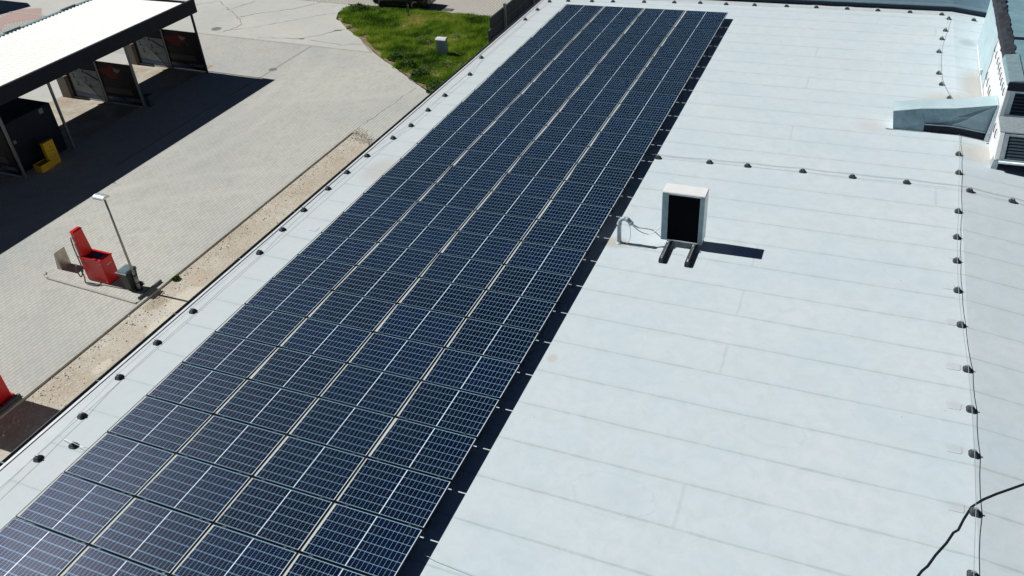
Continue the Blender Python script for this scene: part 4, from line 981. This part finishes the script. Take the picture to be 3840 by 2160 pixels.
# ======================================================= VACUUM STATION =====================================================
isl = MB()
ip = [(-22.0, -16.98), (-17.30, -17.10), (-17.28, -15.95), (-21.9, -15.85), (-22.2, -16.0), (-22.32, -16.4), (-22.22, -16.8)]
isl.prism(ip, GZ - .05, GZ + .02)
struct(isl.build('kerb_island', M['pavers'], bevel=.01))
kb = MB(); P = [(-17.29, -17.10), (-21.75, -16.98), (-22.0, -16.90), (-22.15, -16.75)]
for i in range(len(P) - 1):
    a = Vector(P[i]); c = Vector(P[i + 1]); t = (c - a).normalized(); nn = Vector((t.y, -t.x)) * .10
    kb.hexa([(a.x, a.y, GZ - .05), (c.x, c.y, GZ - .05), (c.x - nn.x, c.y - nn.y, GZ - .05), (a.x - nn.x, a.y - nn.y, GZ - .05)], [(a.x, a.y, GZ + .07), (c.x, c.y, GZ + .07), (c.x - nn.x, c.y - nn.y, GZ + .07), (a.x - nn.x, a.y - nn.y, GZ + .07)])
struct(kb.build('island_kerb', M['stone'], bevel=.012))
GI = GZ + .02
vac = empty('vacuum_cleaner', T(-19.63, -16.32, GI) @ Matrix.Diagonal((1.06, 1.06, 1.07, 1)), 'red car vacuum station with raised hose tower', 'vacuum station')
b = MB(); b.box(-.5, .5, -.26, .26, .03, .97); b.build('cabinet', M['red'], vac, bevel=.012)
b = MB(); z = .97
b.box(-.52, .52, -.28, -.20, z + .001, z + .05); b.box(-.52, .52, .20, .28, z + .001, z + .05); b.box(-.52, -.44, -.20, .20, z + .001, z + .05); b.box(.30, .52, -.20, .20, z + .001, z + .05)
b.build('top_rim', M['red'], vac, bevel=.008)
MB().box(-.24, .30, -.20, .20, z + .002, z + .012).build('shaded_lid', simple('purple_recess_shade', (.035, .015, .06), .2), vac)  # dark purple lid; the recess's inner shading is put into its colour
b = MB(); b.hexa([(-.50, -.24, .99), (-.28, -.24, .99), (-.28, .20, .99), (-.50, .20, .99)], [(-.50, -.20, 1.95), (-.34, -.20, 1.95), (-.34, .16, 1.95), (-.50, .16, 1.95)])
tw = b.build('tower', M['red'], vac, bevel=.012)
MB().hexa([(-.52, -.22, 1.951), (-.32, -.22, 1.951), (-.32, .18, 1.951), (-.52, .18, 1.951)], [(-.48, -.18, 2.0), (-.36, -.18, 2.0), (-.36, .14, 2.0), (-.48, .14, 2.0)]).build('cap', M['red'], tw)
b = MB(); b.tube([(-.44, -.30, 1.75), (-.44, -.26, 1.80)], .04, 8); b.box(-.46, -.42, -.27, -.215, 1.0, 1.55); b.build('bracket', M['alu'], tw)
cable2 = [(-.44, -.30, 1.78), (-.45, -.33, 1.4), (-.44, -.34, .9), (-.42, -.36, .55), (-.50, -.38, .35), (-.62, -.40, .2), (-.68, -.42, .45), (-.62, -.42, .68), (-.48, -.42, .62), (-.38, -.44, .30), (-.42, -.46, .05), (-.25, -.48, .03), (.0, -.47, .03), (.15, -.42, .04), (.20, -.30, .08)]
Q = []
P = [Vector(p) for p in cable2]
for i in range(len(P) - 1):
    p0, p1, p2, p3 = P[max(i - 1, 0)], P[i], P[i + 1], P[min(i + 2, len(P) - 1)]
    for k in range(5):
        t = k / 5; Q.append(0.5 * ((2 * p1) + (p2 - p0) * t + (2 * p0 - 5 * p1 + 4 * p2 - p3) * t * t + (3 * p1 - p0 - 3 * p2 + p3) * t ** 3))
MB().tube(Q, .022, 7).build('hose', simple('grey_black_hose', (.05, .06, .065), .5), vac, smooth=True)
b = MB()
for i, wv in enumerate((.05, .03, .04, .03)): b.box(.501, .505, -.06 + i * .055, -.06 + i * .055 + wv, .72, .76)
b.build('sticker', simple('cream_lettering', (.6, .55, .4), .6), vac)
b = MB()
for q in ((-.25, -.262, .86), (.42, -.262, .86), (.42, -.262, .10)): b.lathe([(.014, -.004), (.014, .004)], c=q, n=8, axis='y')
b.build('lock', M['alu'], vac); vac.children[-1]['kind'] = 'stuff'
MB().box(-.48, .48, -.24, .24, 0, .03).build('plinth', M['black'], vac)
mh = empty('mat_stand', T(-21.72, -16.2, GI), 'leaning stainless steel wedge stand at the left of the red vacuum', 'stand')
b = MB(); b.prism_y([(.03, 0), (-.20, 0), (-.03, .74), (.03, .78)], -.235, -.228); b.build('side_plate', M['steel'], mh)
b = MB(); b.prism_y([(.03, 0), (-.20, 0), (-.03, .74), (.03, .78)], .228, .235); b.build('side_plate', M['steel'], mh)
b = MB(); b.box(.031, .036, -.235, .235, 0, .79); b.build('face_plate', M['steel'], mh)
bn = empty('wheelie_bin', T(-18.08, -16.45, GI), 'black wheeled rubbish bin with blue grey lid under the street lamp', 'rubbish bin')
MB().hexa([(-.17, -.19, .04), (.17, -.19, .04), (.17, .19, .04), (-.17, .19, .04)], [(-.23, -.25, .84), (.23, -.25, .84), (.23, .25, .84), (-.23, .25, .84)]).build('body', M['binbody'], bn, bevel=.03)
MB().hexa([(-.26, -.28, .845), (.25, -.28, .845), (.25, .28, .845), (-.26, .28, .845)], [(-.20, -.22, .91), (.19, -.22, .91), (.19, .22, .91), (-.20, .22, .91)]).build('lid', M['binlid'], bn, bevel=.02)
MB().box(-.26, .25, -.30, -.283, .84, .865).build('lid_edge', M['alu'], bn)
MB().tube([(.25, -.2, .85), (.31, -.2, .86), (.31, .2, .86), (.25, .2, .85)], .014, 6).build('handle', M['binbody'], bn)
for sy in (-.21, .21): MB().lathe([(.09, -.02), (.09, .02)], c=(.17, sy, .09), n=16, axis='y').build('wheel', M['tyre'], bn)
lp = empty('street_lamp', T(-17.80, -16.44, GI), 'slim grey street lamp with a flat white head by the rubbish bin', 'street lamp')
MB().tube([(0, 0, 0), (0, 0, 1.3), (0, 0, 3.86)], .05, 10, radii=[.052, .045, .034]).build('pole', M['galv'], lp, smooth=True)
MB().tube([(0, 0, .0), (0, 0, .62)], .062, 10).build('sleeve', M['galv'], lp, smooth=True)
for zz in (.62, .30): MB().lathe([(.075, zz), (.075, zz + .05)], n=10).build('clamp_ring', M['black'], lp)
MB().lathe([(.13, 0), (.12, .03), (.06, .05)], n=12).build('base_plate', M['black'], lp)
b = MB(); pr = []
for i in range(9):
    a = math.pi * i / 8; pr.append((-.17 * math.cos(a), .105 * math.sin(a)))
pr += [(.17, -.012), (-.17, -.012)]
b.prism_x(pr, -.36, .07); hd = b.build('lamp_head', M['zinc'], lp, bevel=.006); hd.location = (0, 0, 3.90)
b = MB(); b.prism_x([(p[0] * .99, p[1] * .97) for p in pr], .071, .10); q = b.build('head_end', M['white'], lp); q.location = (0, 0, 3.90)
b = MB(); b.box(-.34, -.05, -.14, .14, -.02, -.0125); q = b.build('lens', M['white'], lp); q.location = (0, 0, 3.90)
# black kerb rails beside the island and below the red cabinet
for i, (x0, y0, x1, y1, lb) in enumerate(((-17.42, -16.95, -17.34, -15.75, 'short dark steel rail at the end of the kerb island'), (-17.42, -25.4, -17.30, -22.22, 'dark steel rail on the ground in front of the large red cabinet'))):
    o = MB().box(x0, x1, y0, y1, GZ + (.01 if i else .01), GZ + .12).build('ground_rail', M['gutter'], bevel=.015)
    tag(o, lb, 'rail', 'dark steel rails on the ground')
rc = empty('red_cabinet', T(-17.85, -23.2, GZ), 'large red cabinet cut by the left edge of the photo', 'cabinet')
MB().box(-.35, .26, -.95, .88, .06, 2.3).build('body', M['red'], rc, bevel=.02)
MB().box(-.37, .28, -.97, .96, 0, .058).build('base', M['red'], rc, bevel=.01)
MB().box(.2615, .266, -.30, -.28, .1, 2.25).build('door_seam', M['ink'], rc)
MB().box(.262, .28, .44, .50, .20, .26).build('latch', M['ink'], rc)

# ======================================================= VERGE THINGS =====================================================
cb = empty('utility_cabinet', T(-17.44, 8.22, GZ) @ Matrix.Rotation(R(3), 4, 'Z'), 'grey ribbed utility cabinet with white top standing in the grass', 'utility cabinet')
MB().box(-.30, .30, -.15, .15, 0, .94).build('body', M['cabinet'], cb)
g = MB()
for i in range(9): g.box(-.20 + i * .048, -.185 + i * .048, -.160, -.151, .12, .88)
g.build('ribs', M['cabinet'], cb)
MB().hexa([(-.33, -.18, .941), (.33, -.18, .941), (.33, .18, .941), (-.33, .18, .941)], [(-.32, -.10, 1.04), (.32, -.10, 1.04), (.32, .17, 1.04), (-.32, .17, 1.04)]).build('top', M['cabtop'], cb, bevel=.01)
mk = empty('marker_post', T(-22.65, 13.74, GZ), 'slim grey marker post with a dark plate in the grass before the car', 'marker post')
MB().box(-.05, .05, -.035, .035, 0, .9).build('post', M['galv'], mk, bevel=.008)
MB().box(-.055, .055, -.045, -.0355, .45, .93).build('plate', simple('dark_plate', (.10, .12, .12), .5), mk)
g = MB()
for i in range(4): g.box(-.035, .035, -.048, -.0455, .52 + i * .1, .55 + i * .1)
g.build('plate_marks', M['printwhite'], mk)
# concrete board fence
fn = empty('board_fence', T(-14.6, 8.65, GZ), 'dark grey board fence beside the far left corner of the building', 'fence')
b = MB()
b.box(-.03, .03, 0, 24, .02, 1.55)
b.build('lower_boards', simple('blue_grey_boards', (.06, .09, .12), .75, var=.25, scale=1.5, bump=.3), fn)
b = MB(); b.box(-.02, .05, .30, 24, 1.58, 2.20); b.build('upper_boards', simple('green_grey_boards', (.05, .075, .08), .75, var=.25, scale=1.5), fn)
b = MB(); b.box(.031, .07, 0, 24, 1.0, 1.06); b.box(.031, .08, 0, 24, 1.52, 1.575); b.box(.031, .06, 0, 24, .45, .5); b.build('rail', M['gutter'], fn)
for yy in (2.2, 6.8, 11.4, 16.0): MB().box(.071, .20, yy - .07, yy + .07, 0, 2.45 if yy > 1 else 1.6).build('post', M['galv'], fn)
b = MB()
for i in range(24): b.box(.031, .038, .55 + i * .95, .575 + i * .95, .02, 1.5)
b.build('board_joint', M['navy'], fn); fn.children[-1]['kind'] = 'stuff'
# parked car
car = empty('parked_car', T(-24.15, 15.95, GZ) @ Matrix.Rotation(R(182), 4, 'Z'), 'black hatchback parked on the cobbled street behind the grass', 'car')
def body_section(x, zb, zbelt, hw, hwb):  # closed ring of a car body slice
    return [(x, -hw * .92, zb), (x, -hw, zb + .18), (x, -hw * 1.0, zb + .35), (x, -hwb, zbelt - .08), (x, -hwb * .93, zbelt), (x, 0, zbelt + .03), (x, hwb * .93, zbelt), (x, hwb, zbelt - .08), (x, hw, zb + .35), (x, hw, zb + .18), (x, hw * .92, zb)]
secs = [(-2.10, .34, .72, .70, .62), (-2.02, .24, .90, .82, .76), (-1.6, .20, .96, .87, .84), (-1.0, .18, .95, .88, .86), (0, .18, .93, .88, .86), (.9, .18, .92, .88, .85), (1.4, .20, .86, .87, .80), (1.9, .24, .74, .82, .72), (2.10, .34, .60, .70, .60)]
b = MB(); vs = []
for s in secs: vs += body_section(*s)
k = 11; fs = [(i * k + j, i * k + (j + 1) % k, (i + 1) * k + (j + 1) % k, (i + 1) * k + j) for i in range(len(secs) - 1) for j in range(k)]
b.add(vs, fs + [tuple(range(k - 1, -1, -1)), tuple((len(secs) - 1) * k + j for j in range(k))])
b.build('body', M['carpaint'], car, smooth=True)
def ring(x, z, w_): return [(x, -w_, z), (x, w_, z)]
g = MB(); g.hexa([(-1.95, -.76, .93), (1.0, -.78, .93), (1.0, .78, .93), (-1.95, .76, .93)], [(-1.45, -.60, 1.42), (.15, -.60, 1.44), (.15, .60, 1.44), (-1.45, .60, 1.42)])
g.build('windows', M['glass_dark'], car, bevel=.04)
g = MB(); g.hexa([(-1.48, -.61, 1.425), (.18, -.61, 1.445), (.18, .61, 1.445), (-1.48, .61, 1.425)], [(-1.40, -.54, 1.475), (.05, -.54, 1.49), (.05, .54, 1.49), (-1.40, .54, 1.475)])
g.build('roof', M['carpaint'], car, bevel=.02)
for wx in (-1.25, 1.25):
    for wy in (-.80, .80):
        sgn = 1 if wy > 0 else -1
        o = MB().lathe([(.20, -.10), (.31, -.09), (.32, 0), (.31, .09), (.20, .10)], n=24, axis='y').build('tyre', M['tyre'], car, smooth=True); o.location = (wx, wy, .32)
        rm = MB().lathe([(.19, -.09), (.19, .085), (.05, .10)], n=10, axis='y').build('rim', M['rim'], o); rm.scale = (1, sgn, 1)
        ar = MB().lathe([(.37, -.02), (.37, .06)], n=24, axis='y').build('wheel_arch', M['ink'], car); ar.location = (wx, wy - sgn * .02, .34)
for sy in (-1, 1):
    MB().box(-2.02, -1.86, sy * .70 - .09, sy * .70 + .09, .72, .86).build('tail_light', M['lampred'], car, bevel=.02)
    MB().box(1.86, 2.0, sy * .60 - .12, sy * .60 + .12, .58, .70).build('headlight', M['plate'], car, bevel=.02)
    MB().box(.55, .72, sy * .95 - .09, sy * .95 + .09, .95, 1.08).build('mirror', M['carpaint'], car, bevel=.03)
    g = MB()
    for xx in (-.75, .25): g.box(xx, xx + .16, sy * .875 - .012, sy * .875 + .012, .76, .79)
    g.build('door_handle', M['rim'], car)
    MB().box(-.9, .9, sy * .885 - .01, sy * .885 + .01, .28, .31).build('sill_trim', M['rim'], car)
MB().box(-2.125, -2.10, -.26, .26, .46, .57).build('number_plate', M['plate'], car)

# tidy: any remaining direct names
for o in bpy.data.objects:
    if o.name.endswith('_tmp'): bpy.data.objects.remove(o)
S.render.engine = 'CYCLES'
